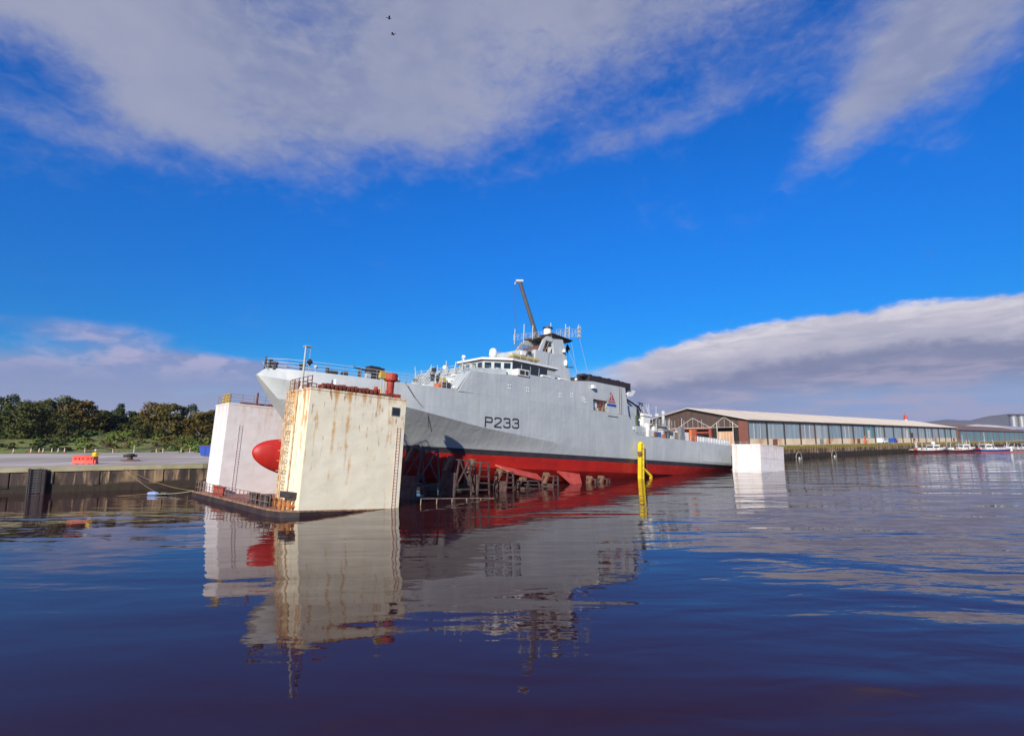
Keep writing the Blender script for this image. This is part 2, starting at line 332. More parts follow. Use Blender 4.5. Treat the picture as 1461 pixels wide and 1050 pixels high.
# ================================================================== BARGE
barge=tag(empty('submersible_barge',frame(47,14.2,0),(47,14.2,0)),'long black submersible barge, stern sunk, with four tall white corner towers','barge')
DK=.76
mb=MB()
out=[(0,2.2),(.5,.7),(1.8,0),(97,0),(97,28.4),(1.5,28.4),(0,27)]
mb.prism([(a,b_,-3) for a,b_ in out],[(a,b_,DK) for a,b_ in out]); mb.build('hull',m_bhull,barge)
mb=MB(); mb.add([(a+ (0.12 if a<1 else 0),min(max(b_,.15),28.25),DK+.006) for a,b_ in out],[tuple(range(len(out)))]); mb.build('deck',m_bdeck,barge)
mb=MB(); 
for a,b_ in (((.0,27,DK+.05),(0,2.2,DK+.05)),((0,2.2,DK+.05),(.5,.7,DK+.05)),((.5,.7,DK+.05),(1.8,0,DK+.05)),((1.8,0,DK+.05),(14,0,DK+.05))): mb.tube(a,b_,.09,n=6)
mb.build('rubbing_strake',pm('faded_edge',(.35,.22,.12),(.15,.08,.05),3,.8),barge)
mb=MB(); mb.rail([(.25,26.8,DK),(.25,2.6,DK)],1.15,1.15,.03,2); mb.rail([(.25,26.8,DK),(1.5,28.1,DK)],1.15,1,.03,2)
mb.build('bow_railing',pm('rail_brown',(.12,.06,.05),(.28,.2,.15),4,.7),barge)
mb=MB(); mb.rail([(9.5,28.2,DK),(1.4,28.2,DK)],1.1,1.2,.035,3); mb.build('side_railing',m_lgrey,barge)
mb=MB(); mb.rail([(13.4,.3,DK-.1),(22.5,.3,DK-.1)],1.05,1.7,.035,1); mb.build('edge_railing',pm('pale_rail',(.42,.36,.26),(.25,.18,.12),3,.7),barge)
for k,(s,v) in enumerate([(1.2,6.6),(1.3,9.4),(1.2,19.5),(1.4,22.2)]):
    mb=MB(); mb.lathe((s,v,DK),[(.28,0),(.24,.1),(.24,.75),(.33,.8),(.33,.95)]); mb.lathe((s,v+.9,DK),[(.28,0),(.24,.1),(.24,.75),(.33,.8),(.33,.95)]); mb.box(s-.35,s+.35,v-.4,v+1.3,DK,DK+.08)
    mb.build('bollard',m_rustred if k>1 else m_dark,barge)
mb=MB()
for i in range(5): mb.cbox((1.6+.1*i,5.9+.05*i,DK+.25+.05*i),(.8,.9,.45),rz=.3*i)
mb.lathe((1.1,5.7,DK),[(.35,0),(.35,1.0),(.28,1.05)]); mb.build('winch',m_dark,barge)
# wing towers
TW=[]
def tower(s0,s1,v0,v1,near,mat_):
    mb=MB(); H_=10.84
    mb.box(s0,s1,v0,v1,DK+.01,H_)
    o=mb.build('wing_tower',mat_,barge)
    o.data.update(); return o
tn=tower(1.65,10.86,.012,5.36,1,m_tw_rust); tf=tower(1.65,10.86,23.04,28.388,0,m_tw); sn_=tower(85.2,95.3,.012,5.36,1,m_tw); sf_=tower(85.2,95.3,23.04,28.388,0,m_tw)
H_=10.84
for tt,(a,b_,c,d_) in ((tn,(1.65,10.86,.012,5.36)),(tf,(1.65,10.86,23.04,28.388)),(sn_,(85.2,95.3,.012,5.36)),(sf_,(85.2,95.3,23.04,28.388))):
    mb=MB(); mb.box(a-.05,b_+.05,c-.05,c+.04,H_-.1,H_+.06); mb.box(a-.05,b_+.05,d_-.04,d_+.05,H_-.1,H_+.06); mb.box(a-.05,a+.04,c+.042,d_-.042,H_-.1,H_+.06); mb.box(b_-.04,b_+.05,c+.042,d_-.042,H_-.1,H_+.06); mb.box(a+.042,b_-.042,c+.042,d_-.042,H_-.02,H_+.02)
    mb.build('top_edge',m_white if tt is not tn else m_tw_rust,tt)
# near tower fittings
mb=MB(); mb.ladder((10.25,-.03,DK),(10.25,-.03,8.2),(1,0,0),.34,.28,.018); mb.build('ladder',pm('faded_ladder',(.55,.22,.15),(.6,.4,.3),3,.7),tn)
mb=MB(); mb.box(9.42,10.1,-.10,.0,9.3,9.95); mb.box(9.5,10.02,-.12,-.1,9.38,9.87,1); mb.box(9.36,10.16,-.06,.01,9.24,10.01,2); mb.build('hatch',[m_dark,m_glass,m_steel],tn)
mb=MB(); mb.ladder((1.50,3.85,DK),(1.50,3.85,H_+1),(0,1,0),.6,.3,.04)
for z in [2.2+.85*i for i in range(10)]:
    mb.tube((1.45,3.45,z),(1.62,3.45,z),.05,n=4); mb.tube((1.45,4.3,z),(1.62,4.3,z),.05,n=4); mb.tube((1.0,3.55,z),(1.0,4.15,z),.03,n=4); mb.tube((1.0,3.55,z),(1.5,3.5,z),.03,n=4); mb.tube((1.0,4.15,z),(1.5,4.2,z),.03,n=4)
mb.build('caged_ladder',pm('rusty_ladder',(.45,.26,.10),(.62,.55,.42),3,.7),tn)
mb=MB(); 
for v in (4.6,4.95,2.6): mb.tube((1.56,v,DK),(1.56,v,H_),.06,n=6)
mb.build('pipe',pm('stained_pipe',(.6,.5,.35),(.4,.2,.08),2,.7),tn)
mb=MB(); mb.box(1.1,1.64,.6,2.9,1.75,2.25); mb.box(1.3,1.64,.7,2.8,1.1,1.2,1); mb.build('fender',[m_dark,m_orange],tn)
mb=MB(); 
for v in (1.0,2.1,3.0,4.3): mb.lathe((1.25,v,DK),[(.16,0),(.14,.7),(.2,.72),(.2,.85)],8)
for v in (.8,2.6,4.0): mb.tube((1.3,v,DK),(1.62,v,DK+1.2),.05,n=5)
mb.pieces('rusty_bracket',pm('orange_rust',(.45,.20,.06),(.3,.1,.03),3,.8),tn)
mb=MB(); mb.rail([(1.8,.3,H_),(1.8,5.1,H_),(4.2,5.1,H_)],1.1,.9,.035,3); mb.build('railing',m_rust,tn)
mb=MB(); mb.rail([(3.5,5.15,H_),(10.6,5.15,H_)],1.05,1.2,.03,3); mb.build('inner_railing',m_lgrey,tn)
mb=MB(); mb.tube((1.83,2.5,H_),(1.83,2.5,H_+3.9),.11,.08,n=8); mb.tube((1.6,2.5,H_+3.85),(2.35,2.5,H_+3.9),.06,n=6); mb.box(1.75,2.3,2.35,2.65,H_+3.9,H_+3.96); mb.tube((2.25,2.5,H_+3.9),(2.25,2.5,H_+.2),.02,n=4); mb.lathe((1.83,2.5,H_),[(.25,0),(.25,.05),(.12,.4)])
mb.build('signal_mast',m_lgrey,tn)
mb=MB(); mb.lathe((2.3,2.5,H_+2.55),[(.02,-.33),(.3,0),(.02,.33)],8); mb.build('day_shape',m_black,tn)
mb=MB()
for i in range(14):     # rusty rollers and drums along the outer top edge
    s=2.9+i*.37; mb.lathe((s,.5,H_+.33+.04*(i%3)),[(.10,-.14),(.27,-.12),(.27,.12),(.10,.14)],10,axis='x'); 
    if i%2==0: mb.cbox((s,.95,H_+.25),(.25,.8,.5))
for s in (3.6,5.1,6.4): mb.cbox((s,1.9,H_+.3),(.7,.9,.6))
mb.build('roller_row',m_rust,tn)
mb=MB()
mb.box(8.1,8.25,.4,1.4,H_,H_+.7); mb.box(8.4,9.5,.3,1.0,H_,H_+.35,1); mb.tube((7.9,.6,H_),(7.9,.6,H_+.9),.18,n=8); mb.cbox((7.3,.8,H_+.25),(.5,.5,.5),1); mb.tube((7.0,.5,H_+.15),(8.9,.5,H_+.25),.09,n=6,mi=1)
mb.tube((9.1,.7,H_),(9.1,.7,H_+.75),.14,n=8); mb.tube((6.6,.8,H_),(6.6,.8,H_+.55),.12,n=8,mi=1)
mb.build('valve_gear',[m_rustred,pm('rust_dark',(.2,.07,.03),(.1,.04,.03),3,.8)],tn)
mb=MB(); mb.box(5.2,6.5,3.2,4.2,H_,H_+1.5); mb.box(6.9,8.2,3.4,4.0,H_+.8,H_+1.0,1); mb.tube((6.95,3.5,H_),(6.95,3.5,H_+.9),.04,n=4,mi=1); mb.tube((8.15,3.5,H_),(8.15,3.5,H_+.9),.04,n=4,mi=1); mb.build('locker',[m_white,m_lgrey],tn)
mb=MB(); mb.box(9.6,10.86,1.1,4.0,H_+.02,H_+.55); mb.lathe((10.45,2.5,H_+.5),[(.42,0),(.42,.1),(.33,.16),(.33,.75),(.36,.8),(.36,1.35),(.62,1.45),(.66,1.6),(.66,2.05),(.6,2.15)],16)
for i in range(5): mb.lathe((10.45,2.5,H_+.7+i*.2),[(.33,0),(.38,.03),(.38,.08),(.33,.11)],16)
mb.build('ventilator',m_rustred,tn)
mb=MB(); mb.tube((9.5,2.6,H_),(9.5,2.6,H_+2.1),.05,n=5); mb.tube((9.8,2.6,H_),(9.8,2.6,H_+2.1),.05,n=5); mb.cbox((9.75,2.6,H_+2.35),(.95,.5,.5)); mb.tube((9.3,2.6,H_+2.7),(10.1,2.6,H_+2.6),.12,n=6); mb.build('capstan_head',m_ochre,tn)
# far tower fittings
mb=MB(); mb.rail([(1.8,28.2,H_),(1.8,23.2,H_),(10.7,23.2,H_)],1.1,1.2,.03,3); mb.build('railing',pm('rail_grey_brown',(.2,.14,.1),(.3,.25,.2),3,.7),tf)
mb=MB()
for v in (24.2,24.8,25.4,26.0,26.6): mb.tube((1.9,v,H_),(1.9,v,H_+1.1),.09,n=6)
mb.tube((1.9,24,H_+1.15),(1.9,26.8,H_+1.15),.09,n=6); mb.tube((1.9,24,H_+.6),(1.9,26.8,H_+.6),.07,n=6); mb.build('fairlead',m_ochre,tf)
mb=MB(); mb.ladder((3.2,23.01,DK),(3.2,23.01,8.5),(1,0,0),.34,.3,.014); mb.build('ladder',pm('pale_ladder',(.5,.42,.40),None,3,.7),tf)
mb=MB(); mb.box(3.2,10.5,24,24.6,H_,H_+.35); mb.tube((4.8,23.6,H_),(4.8,23.6,H_+1.6),.12,n=8); mb.box(7,8.4,25,26.5,H_,H_+.6); mb.build('pipework',m_rust,tf)
mb=MB(); mb.rail([(85.4,27.9,H_),(85.4,23.4,H_)],1,1.2,.03,3); mb.build('railing',m_lgrey,sf_)
mb=MB(); mb.tube((95.31,3,5),(95.31,3,H_),.05,n=6); mb.box(94.7,95.36,.8,1.6,H_,H_+.1); mb.build('pipe',m_white,sn_)
for z in (3.6,6.0,8.4):
    mb=MB(); mb.box(85.2,95.3,-.012,.01,z,z+.06); mb.box(85.176,85.198,.02,5.3,z,z+.06); mb.build('weld_seam',m_lgrey,sn_)
mb=MB(); mb.ladder((85.12,4.6,3),(85.12,4.6,H_),(0,1,0),.4,.3,.02); mb.build('ladder',m_lgrey,sn_)
mb=MB(); mb.rail([(85.5,.4,H_),(85.5,5.0,H_)],.5,1.2,.02,1); mb.build('railing',m_lgrey,sn_)
# ================================================================== SHIP
SU=14.2
ship=tag(empty('patrol_ship',frame(45,SU,2.6),(45,0,2.6)),'grey naval patrol ship with red bottom and number P233, carried on the half sunk barge','ship')
def interp(tab,x):
    if x<=tab[0][0]: return tab[0][1]
    if x>=tab[-1][0]: return tab[-1][1]
    n=len(tab)
    for i in range(n-1):
        if tab[i][0]<=x<=tab[i+1][0]:
            x0,y0=tab[i];x1,y1=tab[i+1];h=x1-x0
            d=(y1-y0)/h
            m0=d if i==0 else ((y1-tab[i-1][1])/(x1-tab[i-1][0]))
            m1=d if i==n-2 else ((tab[i+2][1]-y0)/(tab[i+2][0]-x0))
            t=(x-x0)/h
            return (2*t**3-3*t*t+1)*y0+(t**3-2*t*t+t)*h*m0+(-2*t**3+3*t*t)*y1+(t**3-t*t)*h*m1
def lin(tab,x):
    if x<=tab[0][0]: return tab[0][1]
    for (a,b_),(c,d_) in zip(tab,tab[1:]):
        if x<=c: return b_+(d_-b_)*(x-a)/(c-a)
    return tab[-1][1]
WD=[(2.3,14.05),(3,14.05),(8,13.88),(15,13.75),(22.5,13.78),(55.9,13.78),(58.0,10.75),(68.5,10.87),(92,10.87)]
WK=[(1.45,13.25),(5,12.65),(9,12.0),(15.2,11.15),(26.5,9.6),(43.3,8.2),(60,7.55),(92,7.4)]
STEM=[(2.6,10.2),(3.2,9.3),(4.8,8.2),(7,6.6),(9.55,4.5),(11.5,2.9),(13.25,1.45),(14.05,2.3)]
T_D=[(2.3,.15),(3,1.1),(5,2.55),(8,3.95),(12,5.15),(17,6.05),(23,6.5),(30,6.6),(75,6.6),(92,6.3)]
T_K=[(1.45,.12),(3,1.6),(5,3.0),(8,4.4),(12,5.55),(17,6.25),(23,6.53),(30,6.6),(75,6.6),(92,6.25)]
T_7=[(6.6,.05),(10,.9),(14,1.9),(18,2.9),(24,4.2),(32,5.5),(40,6.2),(50,6.55),(75,6.5),(92,6.0)]
T_48=[(8.2,.05),(12,.6),(18,1.9),(24,3.2),(32,4.8),(40,5.7),(50,6.0),(70,5.8),(80,4.8),(92,3.0)]
T_32=[(9.3,.05),(14,.4),(20,1.0),(28,2.2),(36,3.6),(45,4.4),(60,4.3),(70,3),(80,1.0),(92,.2)]
def hb(s,w_):
    if w_<=2.6: return .05
    k=lin(WK,s); d_=max(k+.3,lin(WD,s))
    if w_<3.2: return .05+(interp(T_32,s)-.05)*(w_-2.6)/.6
    if w_<4.8: x=(w_-3.2)/1.6; a,b_=interp(T_32,s),interp(T_48,s); return a+(b_-a)*x**.8
    if w_<7: x=(w_-4.8)/2.2; a,b_=interp(T_48,s),interp(T_7,s); return a+(b_-a)*x**.9
    if w_<k: x=(w_-7)/(k-7); a,b_=interp(T_7,s),interp(T_K,s); return a+(b_-a)*x**1.05
    x=min(1,(w_-k)/(d_-k)); a,b_=interp(T_K,s),interp(T_D,s); return a+(b_-a)*x
def stem(w_): return lin(STEM,w_)
levels=[lambda s:2.6,lambda s:3.2,lambda s:4.0,lambda s:4.8,lambda s:5.6,lambda s:6.35,lambda s:7.0,
        lambda s:7+(lin(WK,s)-7)*.33,lambda s:7+(lin(WK,s)-7)*.67,lambda s:lin(WK,s),lambda s:(lin(WK,s)+lin(WD,s))/2,lambda s:lin(WD,s)]
NT=130
mb=MB(); rows=[]
for j,lv in enumerate(levels):
    s0=6.
    for _ in range(12): s0=.5*s0+.5*stem(lv(s0))
    row=[]
    for i in range(NT+1):
        t_=(i/NT); t_=t_**1.35; s=s0+(92-s0)*t_; w_=lv(s); h_=max(.02,hb(s,w_))
        if i==0: h_=.03 if j<9 else .13
        row.append((s,h_,w_))
    rows.append(row)
vs_=[]; 
for sg in (-1,1):
    base=len(mb.v); fs=[];ms_=[]
    V=[(s,sg*h_,w_) for row in rows for s,h_,w_ in row]; W1=NT+1
    mb.v+=V
    for j in range(len(rows)-1):
        for i in range(NT):
            q=[j*W1+i,j*W1+i+1,(j+1)*W1+i+1,(j+1)*W1+i]
            if sg==1: q=q[::-1]
            mb.f.append([base+k for k in q]); mb.m.append(2 if j<5 else (1 if j==5 else 0))
Wn=(NT+1)*len(rows)
for j in range(len(rows)-1):   # transom and stem closure
    a=j*(NT+1)+NT; c=(j+1)*(NT+1)+NT; mb.f.append([a,a+Wn,c+Wn,c]); mb.m.append(2 if j<5 else (1 if j==5 else 0))
    a=j*(NT+1); c=(j+1)*(NT+1); mb.f.append([a,c,c+Wn,a+Wn]); mb.m.append(2 if j<5 else (1 if j==5 else 0))
hull=mb.build('hull',[m_hull,m_black,m_red],ship); sharp(hull,16)
# deck
mb=MB(); V=[]
top=rows[-1]
for i in range(NT): 
    a,b_=top[i],top[i+1]; mb.add([(a[0],-a[1],a[2]-.02),(b_[0],-b_[1],b_[2]-.02),(b_[0],b_[1],b_[2]-.02),(a[0],a[1],a[2]-.02)],[(0,1,2,3)])
mb.build('deck',m_deck,ship)
# bulbous bow
mb=MB(); n=20; prof=[]
ring=[]
for k in range(17):
    x=(k/16)**2; s=2.0+9.5*x; r_=math.sqrt(max(0,1-(1-min(1,x*2.1))**2)); zc=5.45-.75*min(1,x*1.5)**1.1; rz_=1.9*r_*(1-.25*max(0,x-.5)); ry_=1.15*r_
    ring.append([(s,ry_*math.cos(2*math.pi*i/n)+0,zc+rz_*math.sin(2*math.pi*i/n)) for i in range(n)])
V=[p for rg in ring for p in rg]; mb.add(V,[(k*n+i,(k+1)*n+i,(k+1)*n+(i+1)%n,k*n+(i+1)%n) for k in range(16) for i in range(n)])
mb.build('bulbous_bow',m_red,ship,smooth=True)
# bilge keel and stabiliser
mb=MB(); mb.prism([(30,-5.0,5.25),(37.0,-5.5,4.25),(37.3,-6.4,3.5),(31.6,-6.3,4.35)],[(30,-5.0,5.1),(37.0,-5.5,4.1),(37.3,-6.4,3.35),(31.6,-6.3,4.2)]); mb.build('bilge_keel',m_pink,ship)
mb=MB(); mb.prism([(40.6,-5.9,4.75),(45.2,-5.9,4.4),(44.8,-7.0,2.6),(43.2,-7.2,2.5)],[(40.6,-5.7,4.6),(45.2,-5.7,4.3),(44.8,-6.8,2.5),(43.2,-7.0,2.4)]); mb.build('stabiliser_fin',m_red if 0 else m_pink,ship)
# flush superstructure
TOPW=[(24.2,16.35),(28,16.5),(35.9,17.3),(41.2,17.4),(47.2,18.1),(55.3,18.1)]
def uu(w_): return 6.57-.05*(w_-13.78)
def sect(mb,prof,ui=None,mi=0):
    mb.prism([(s,-(ui if ui else uu(w_)),w_) for s,w_ in prof],[(s,(ui if ui else uu(w_)),w_) for s,w_ in prof],mi)
mb=MB()
sect(mb,[(22.4,13.6),(47.3,13.6),(47.3,18.1)]+[(a,b_) for a,b_ in reversed(TOPW[:4])])
sect(mb,[(47.3,15.45),(50.8,15.45),(50.8,18.1),(47.3,18.1)])
sect(mb,[(50.8,13.6),(55.95,13.6),(55.3,18.1),(50.8,18.1)])
sect(mb,[(47.3,13.6),(50.8,13.6),(50.8,15.45),(47.3,15.45)],4.8)
sup=mb.build('superstructure',m_hull,ship)
mb=MB(); mb.box(47.5,48.9,-5.9,-4.85,14.0,15.2); mb.box(49.2,49.3,-6.3,-6.2,13.8,15.4,1); mb.box(50.0,50.1,-6.3,-6.2,13.8,15.4,1); mb.box(49.0,50.6,-6.1,-4.9,13.8,14.3,2); mb.rail([(47.5,-6.45,13.78),(50.6,-6.45,13.78)],.9,1,.03,2,3); mb.build('side_recess_gear',[m_white,m_rustred,m_ochre,m_steel],ship)
# bulkhead aft face
mb=MB(); mb.box(56.0,58,-6.2,6.2,11.0,13.2); mb.box(56.2,60.5,-4.8,4.8,10.8,15.6,1); mb.box(60.6,63,-3,-1.2,10.8,13.2,1); mb.build('hangar',[m_hull,m_lgrey],ship)
# front deckhouse: upper step, details on the white front face
mb=MB(); mb.prism([(24.0,-4.6,16.3),(31,-5.4,16.3),(31,-5.2,17.6),(24.6,-4.4,17.1)],[(24.0,6.2,16.3),(31,6.2,16.3),(31,6.0,17.6),(24.6,6.0,17.1)]); mb.build('forward_deckhouse',m_lgrey,ship)
mb=MB(); mb.add([(22.35,-6.4,13.85),(24.15,-6.3,16.3),(24.15,6.3,16.3),(22.35,6.4,13.85)],[(0,1,2,3)]); mb.build('front_bulkhead',m_lgrey,ship)
mb=MB()
for u in (1.2,1.8): mb.tube((21.3,u,13.8),(23.9,u,17.6),.09,n=6)
mb.ladder((22.2,4.4,13.8),(23.6,4.4,16.3),(0,1,0),.6,.35,.04); mb.rail([(24.2,-6.2,16.35),(24.2,6.2,16.35)],1.0,1.6,.03,3)
for u in (-3.6,-2.2,3.0): mb.tube((22.1,u,13.8),(22.1,u,15.2),.07,n=5)
mb.build('ladders',m_lgrey,ship)
mb=MB(); mb.cbox((22.4,-3.2,15.2),(.5,.8,.5),0); mb.cbox((22.0,-2.9,14.5),(.5,1.0,.6),1); mb.cbox((22.3,-1.1,15.7),(.3,.5,.9),2); mb.cbox((22.0,-4.6,14.3),(.8,.6,.9),2); mb.cbox((22.0,.2,14.4),(.7,.9,.9),3); mb.cbox((21.9,5.2,14.3),(.7,.7,.7),1); mb.cbox((23.0,-.2,16.9),(.4,.5,.5),2); mb.pieces('deck_locker',[m_ochre,m_orange,m_dark,m_white],ship)
rf=random.Random(31)
fm=[m_white,m_lgrey,m_dark,m_steel,m_timber,m_white]
for i in range(16):
    mb=MB(); u=rf.uniform(-5.8,5.8); w_=rf.uniform(13.9,16.2); s_=22.3+(w_-13.8)*.72; mb.cbox((s_-.12,u,w_),(rf.uniform(.2,.4),rf.uniform(.25,.9),rf.uniform(.2,.7))); mb.build('bulkhead_fitting',fm[i%6],ship)
for i in range(7):
    mb=MB(); u=-5.6+i*1.75; mb.tube((23.6,u,16.3),(23.6+rf.uniform(-.4,.3),u,16.3+rf.uniform(.9,1.9)),.06,n=5); mb.build('stanchion',m_lgrey,ship)
for i in range(26):
    mb=MB(); s_=rf.uniform(58.5,78); u=rf.uniform(-6.0,-2.5); h_=rf.choice((.6,.9,1.4,2.2)); mb.cbox((s_,u,10.85+h_/2),(rf.uniform(.3,1.2),rf.uniform(.3,.9),h_)); mb.build('deck_locker',(m_white,m_lgrey,m_dark,m_lgrey,m_steel,m_timber,m_white,m_orange)[i%8],ship)
for i in range(16):
    mb=MB(); s_=rf.uniform(59,76); u=rf.uniform(-5.5,-1); h_=rf.uniform(1.8,4.6); mb.tube((s_,u,10.85),(s_+rf.uniform(-.5,.5),u,10.85+h_),rf.uniform(.05,.1),n=5); mb.tube((s_,u,10.85+h_*.8),(s_+rf.uniform(-1.6,1.6),u,10.85+h_*.75),.05,n=4); mb.build('stanchion',(m_lgrey,m_steel,m_lgrey,m_timber)[i%4],ship)
mb=MB(); mb.path([(15.3,-6.25,13.75),(16.5,-6.35,12.3),(18.6,-6.25,10.6),(19.5,-5.2,9.0)],.03,n=4); mb.build('hanging_line',m_dark,ship)
# foredeck fittings
def edge_pts(s0,s1,step=3):
    P_=[]; s=s0
    while s<=s1: P_.append((s,-interp(T_D,s)+.15,lin(WD,s))); s+=step
    return P_
mb=MB(); e=edge_pts(2.2,22.4,1.7); mb.rail(e,1.05,1.7,.026,3); mb.rail([(a,-b_,c) for a,b_,c in e],1.05,1.7,.026,3); mb.tube((2.2,-.9,13.9),(2.2,.9,14.9),.03,n=4); mb.build('bow_railing',m_lgrey,ship)
mb=MB()
mb.tube((2.3,0,13.9),(2.3,0,15.3),.16,.1,n=8); mb.lathe((3.0,.6,13.9),[(.25,0),(.2,.6),(.3,.65),(.3,.8)],8); mb.lathe((3.0,-.9,13.9),[(.25,0),(.2,.6),(.3,.65),(.3,.8)],8); mb.cbox((2.7,-.3,14.5),(.3,.4,1.0))
mb.lathe((5.6,-1.4,13.9),[(.3,0),(.3,.8),(.4,.85),(.4,1.0)],8); mb.lathe((8.0,-2.2,13.9),[(.22,0),(.22,.8)],8); mb.cbox((9.1,-1,14.3),(1.0,.9,.8)); mb.cbox((9.9,-2.4,14.2),(.6,.6,.7)); mb.lathe((11.4,-3,13.9),[(.2,0),(.2,.9)],8)
mb.pieces('mooring_bitt',m_dark,ship)
mb=MB(); mb.lathe((14.0,-1.0,13.7),[(1.2,0),(1.2,.4),(.9,.6)],14); mb.cbox((14.0,-1.0,15.0),(1.3,1.3,1.7)); mb.cbox((14.5,-1.0,15.4),(1.6,.9,.8)); mb.tube((13.2,-1,15.3),(11.6,-1,15.5),.1,n=6); mb.build('covered_gun',m_soot,ship)
mb=MB(); mb.cbox((15.7,-2.4,14.2),(1.0,.8,.9)); mb.ball((16.6,-2.2,14.5),.4); mb.cbox((12.2,-3.4,14.2),(.5,.5,.8)); mb.ball((6.9,-1.8,14.7),.22); mb.tube((6.9,-1.8,13.9),(6.9,-1.8,14.6),.06,n=5); mb.pieces('deck_ventilator',m_lgrey,ship)
# bridge
mb=MB()
bp=[(29.2,-2.6),(32.0,-5.2),(40.2,-5.2),(40.2,5.2),(32.0,5.2),(29.2,2.6)]
def ring_(pts,w_,g_=0):
    cx_=35;return [(cx_+(a-cx_)*(1+g_),b_*(1+g_),w_+.0) for a,b_ in pts]
mb.prism(ring_(bp,16.2),ring_(bp,18.95,.02)); mb.build('bridge',m_lgrey,ship)
mb=MB(); mb.prism(ring_(bp,18.96,.075),ring_(bp,19.22,.075)); mb.prism(ring_(bp,18.86,.07),ring_(bp,18.955,.07),1); mb.build('bridge_roof',[m_white,m_dark],ship)
wn=MB()
def win(mb,a,b_,n_,w0,w1,fr=.16):
    a=Vector(a);b_=Vector(b_);d_=b_-a; nrm=Vector((d_.y,-d_.x,0)).normalized()
    for i in range(n_):
        p=a+d_*((i+fr)/n_); q=a+d_*((i+1-fr)/n_); o=nrm*.03
        g0=1+.02*(w0-16.2)/2.75; g1=1+.02*(w1-16.2)/2.75
        def sc2(pt,gg): return (35+(pt.x-35)*gg,pt.y*gg)
        mb.add([(*sc2(p+o,g0),w0),(*sc2(q+o,g0),w0),(*sc2(q+o,g1),w1),(*sc2(p+o,g1),w1)],[(0,1,2,3)])
win(wn,(29.2,2.6,0),(29.2,-2.6,0),4,17.85,18.6); win(wn,(29.2,-2.6,0),(32,-5.2,0),3,17.85,18.6); win(wn,(32,-5.2,0),(38.6,-5.2,0),4,17.55,18.75,.05); win(wn,(32,5.2,0),(29.2,2.6,0),3,17.75,18.7)
wn.pieces('bridge_window',m_glass,ship)
mb=MB(); mb.box(31.9,33.9,-6.6,-5.35,16.9,17.75); mb.box(32.2,33.0,-6.66,-6.6,17.05,17.6,1); mb.box(33.2,33.7,-6.66,-6.6,17.05,17.6,1); mb.cbox((30.2,-4.6,17.2),(.6,.5,1.1),2); mb.cbox((28.4,-1.2,17.9),(.5,.6,.7),2); mb.pieces('bridge_wing_box',[m_white,m_dark,m_lgrey],ship)
mb=MB(); mb.lathe((31.8,-1.4,19.2),[(.14,0),(.14,.5),(.5,.62),(.58,1.0),(.55,1.55),(.35,1.85),(.05,1.95)],14); o=mb.build('satcom_dome',m_white,ship,smooth=True)
mb=MB(); mb.lathe((33.5,-2.4,19.2),[(.5,0),(.5,.25),(.3,.45),(.05,.5)],12); mb.lathe((29.3,2.0,19.2),[(.1,0),(.1,.5),(.3,.55),(.25,.9)],10); mb.ball((27.2,3.4,18.2),.35); mb.cbox((36,-3.4,19.6),(1.2,.8,.7)); mb.cbox((34.6,.8,19.5),(1.6,1,.6)); mb.pieces('roof_fitting',m_white,ship)
mb=MB(); mb.rail([(30.2,-2.8,19.2),(32.4,-5.0,19.2),(40,-5.0,19.2)],.9,1.2,.025,3); mb.build('roof_railing',m_lgrey,ship)
mb=MB(); mb.rail([(25.,-6.2,16.4),(28.6,-6.2,16.55)],.9,1.2,.025,3); mb.build('bridge_railing',m_lgrey,ship)
mb=MB(); mb.box(33.0,38.1,-4.4,-3.3,19.9,20.15); mb.box(33.0,38.1,-3.3,2,19.9,20.05,1); mb.build('yellow_platform',[m_ochre,m_lgrey],ship)
mb=MB(); mb.box(35.6,38.2,-2.8,2.8,19.2,21.4); mb.cbox((36.0,-2.9,20.9),(.8,.5,.6),1); mb.cbox((37.2,-2.95,21.2),(.5,.4,.4),2); mb.lathe((34.6,-2,20.1),[(.3,0),(.4,.3),(.3,.8)],10); mb.build('director_house',[m_lgrey,m_white,m_dark],ship)
# mast tower
mb=MB()
mb.prism([(38.2,-3.2,17.9),(46.0,-3.2,17.9),(45.0,-3.0,21.9),(38.4,-3.0,21.9)],[(38.2,3.2,17.9),(46.0,3.2,17.9),(45.0,3.0,21.9),(38.4,3.0,21.9)])
for sg in (-1,1):
    y0,y1=sg*3.0,sg*2.6
    mb.prism([(42.3,y0,21.9),(45.0,y0,21.9),(44.6,y0*.85,24.5),(42.3,y0*.85,24.5)],[(42.3,y1,21.9),(45.0,y1,21.9),(44.6,y1*.85,24.5),(42.3,y1*.85,24.5)])
    mb.prism([(39.2,y0,21.9),(39.8,y0,21.9),(40.9,y0*.88,23.8),(40.4,y0*.88,23.8)],[(39.2,y1,21.9),(39.8,y1,21.9),(40.9,y1*.88,23.8),(40.4,y1*.88,23.8)])
    mb.prism([(40.3,y0*.88,23.75),(42.3,y0*.88,23.75),(42.3,y0*.85,24.5),(41.3,y0*.85,24.5)],[(40.3,y1*.88,23.75),(42.3,y1*.88,23.75),(42.3,y1*.85,24.5),(41.3,y1*.85,24.5)])
mb.box(44.0,44.6,-2.2,2.2,21.9,24.5)
mast=mb.build('mast',m_hull,ship)
mb=MB(); mb.prism([(41.9,-2.9,24.5),(46.6,-2.2,24.5),(46.9,-2.6,24.8),(41.6,-3.2,24.95)],[(41.9,2.9,24.5),(46.6,2.2,24.5),(46.9,2.6,24.8),(41.6,3.2,24.95)]); mb.build('platform',m_dark,mast)
mb=MB(); mb.lathe((43.0,-.8,24.9),[(.7,0),(.62,.5),(.62,1.3)],14); mb.lathe((43.0,-.8,26.2),[(.78,0),(.78,.22),(.3,.35)],14,mi=1); mb.build('radar_drum',[m_white,m_dark],mast)
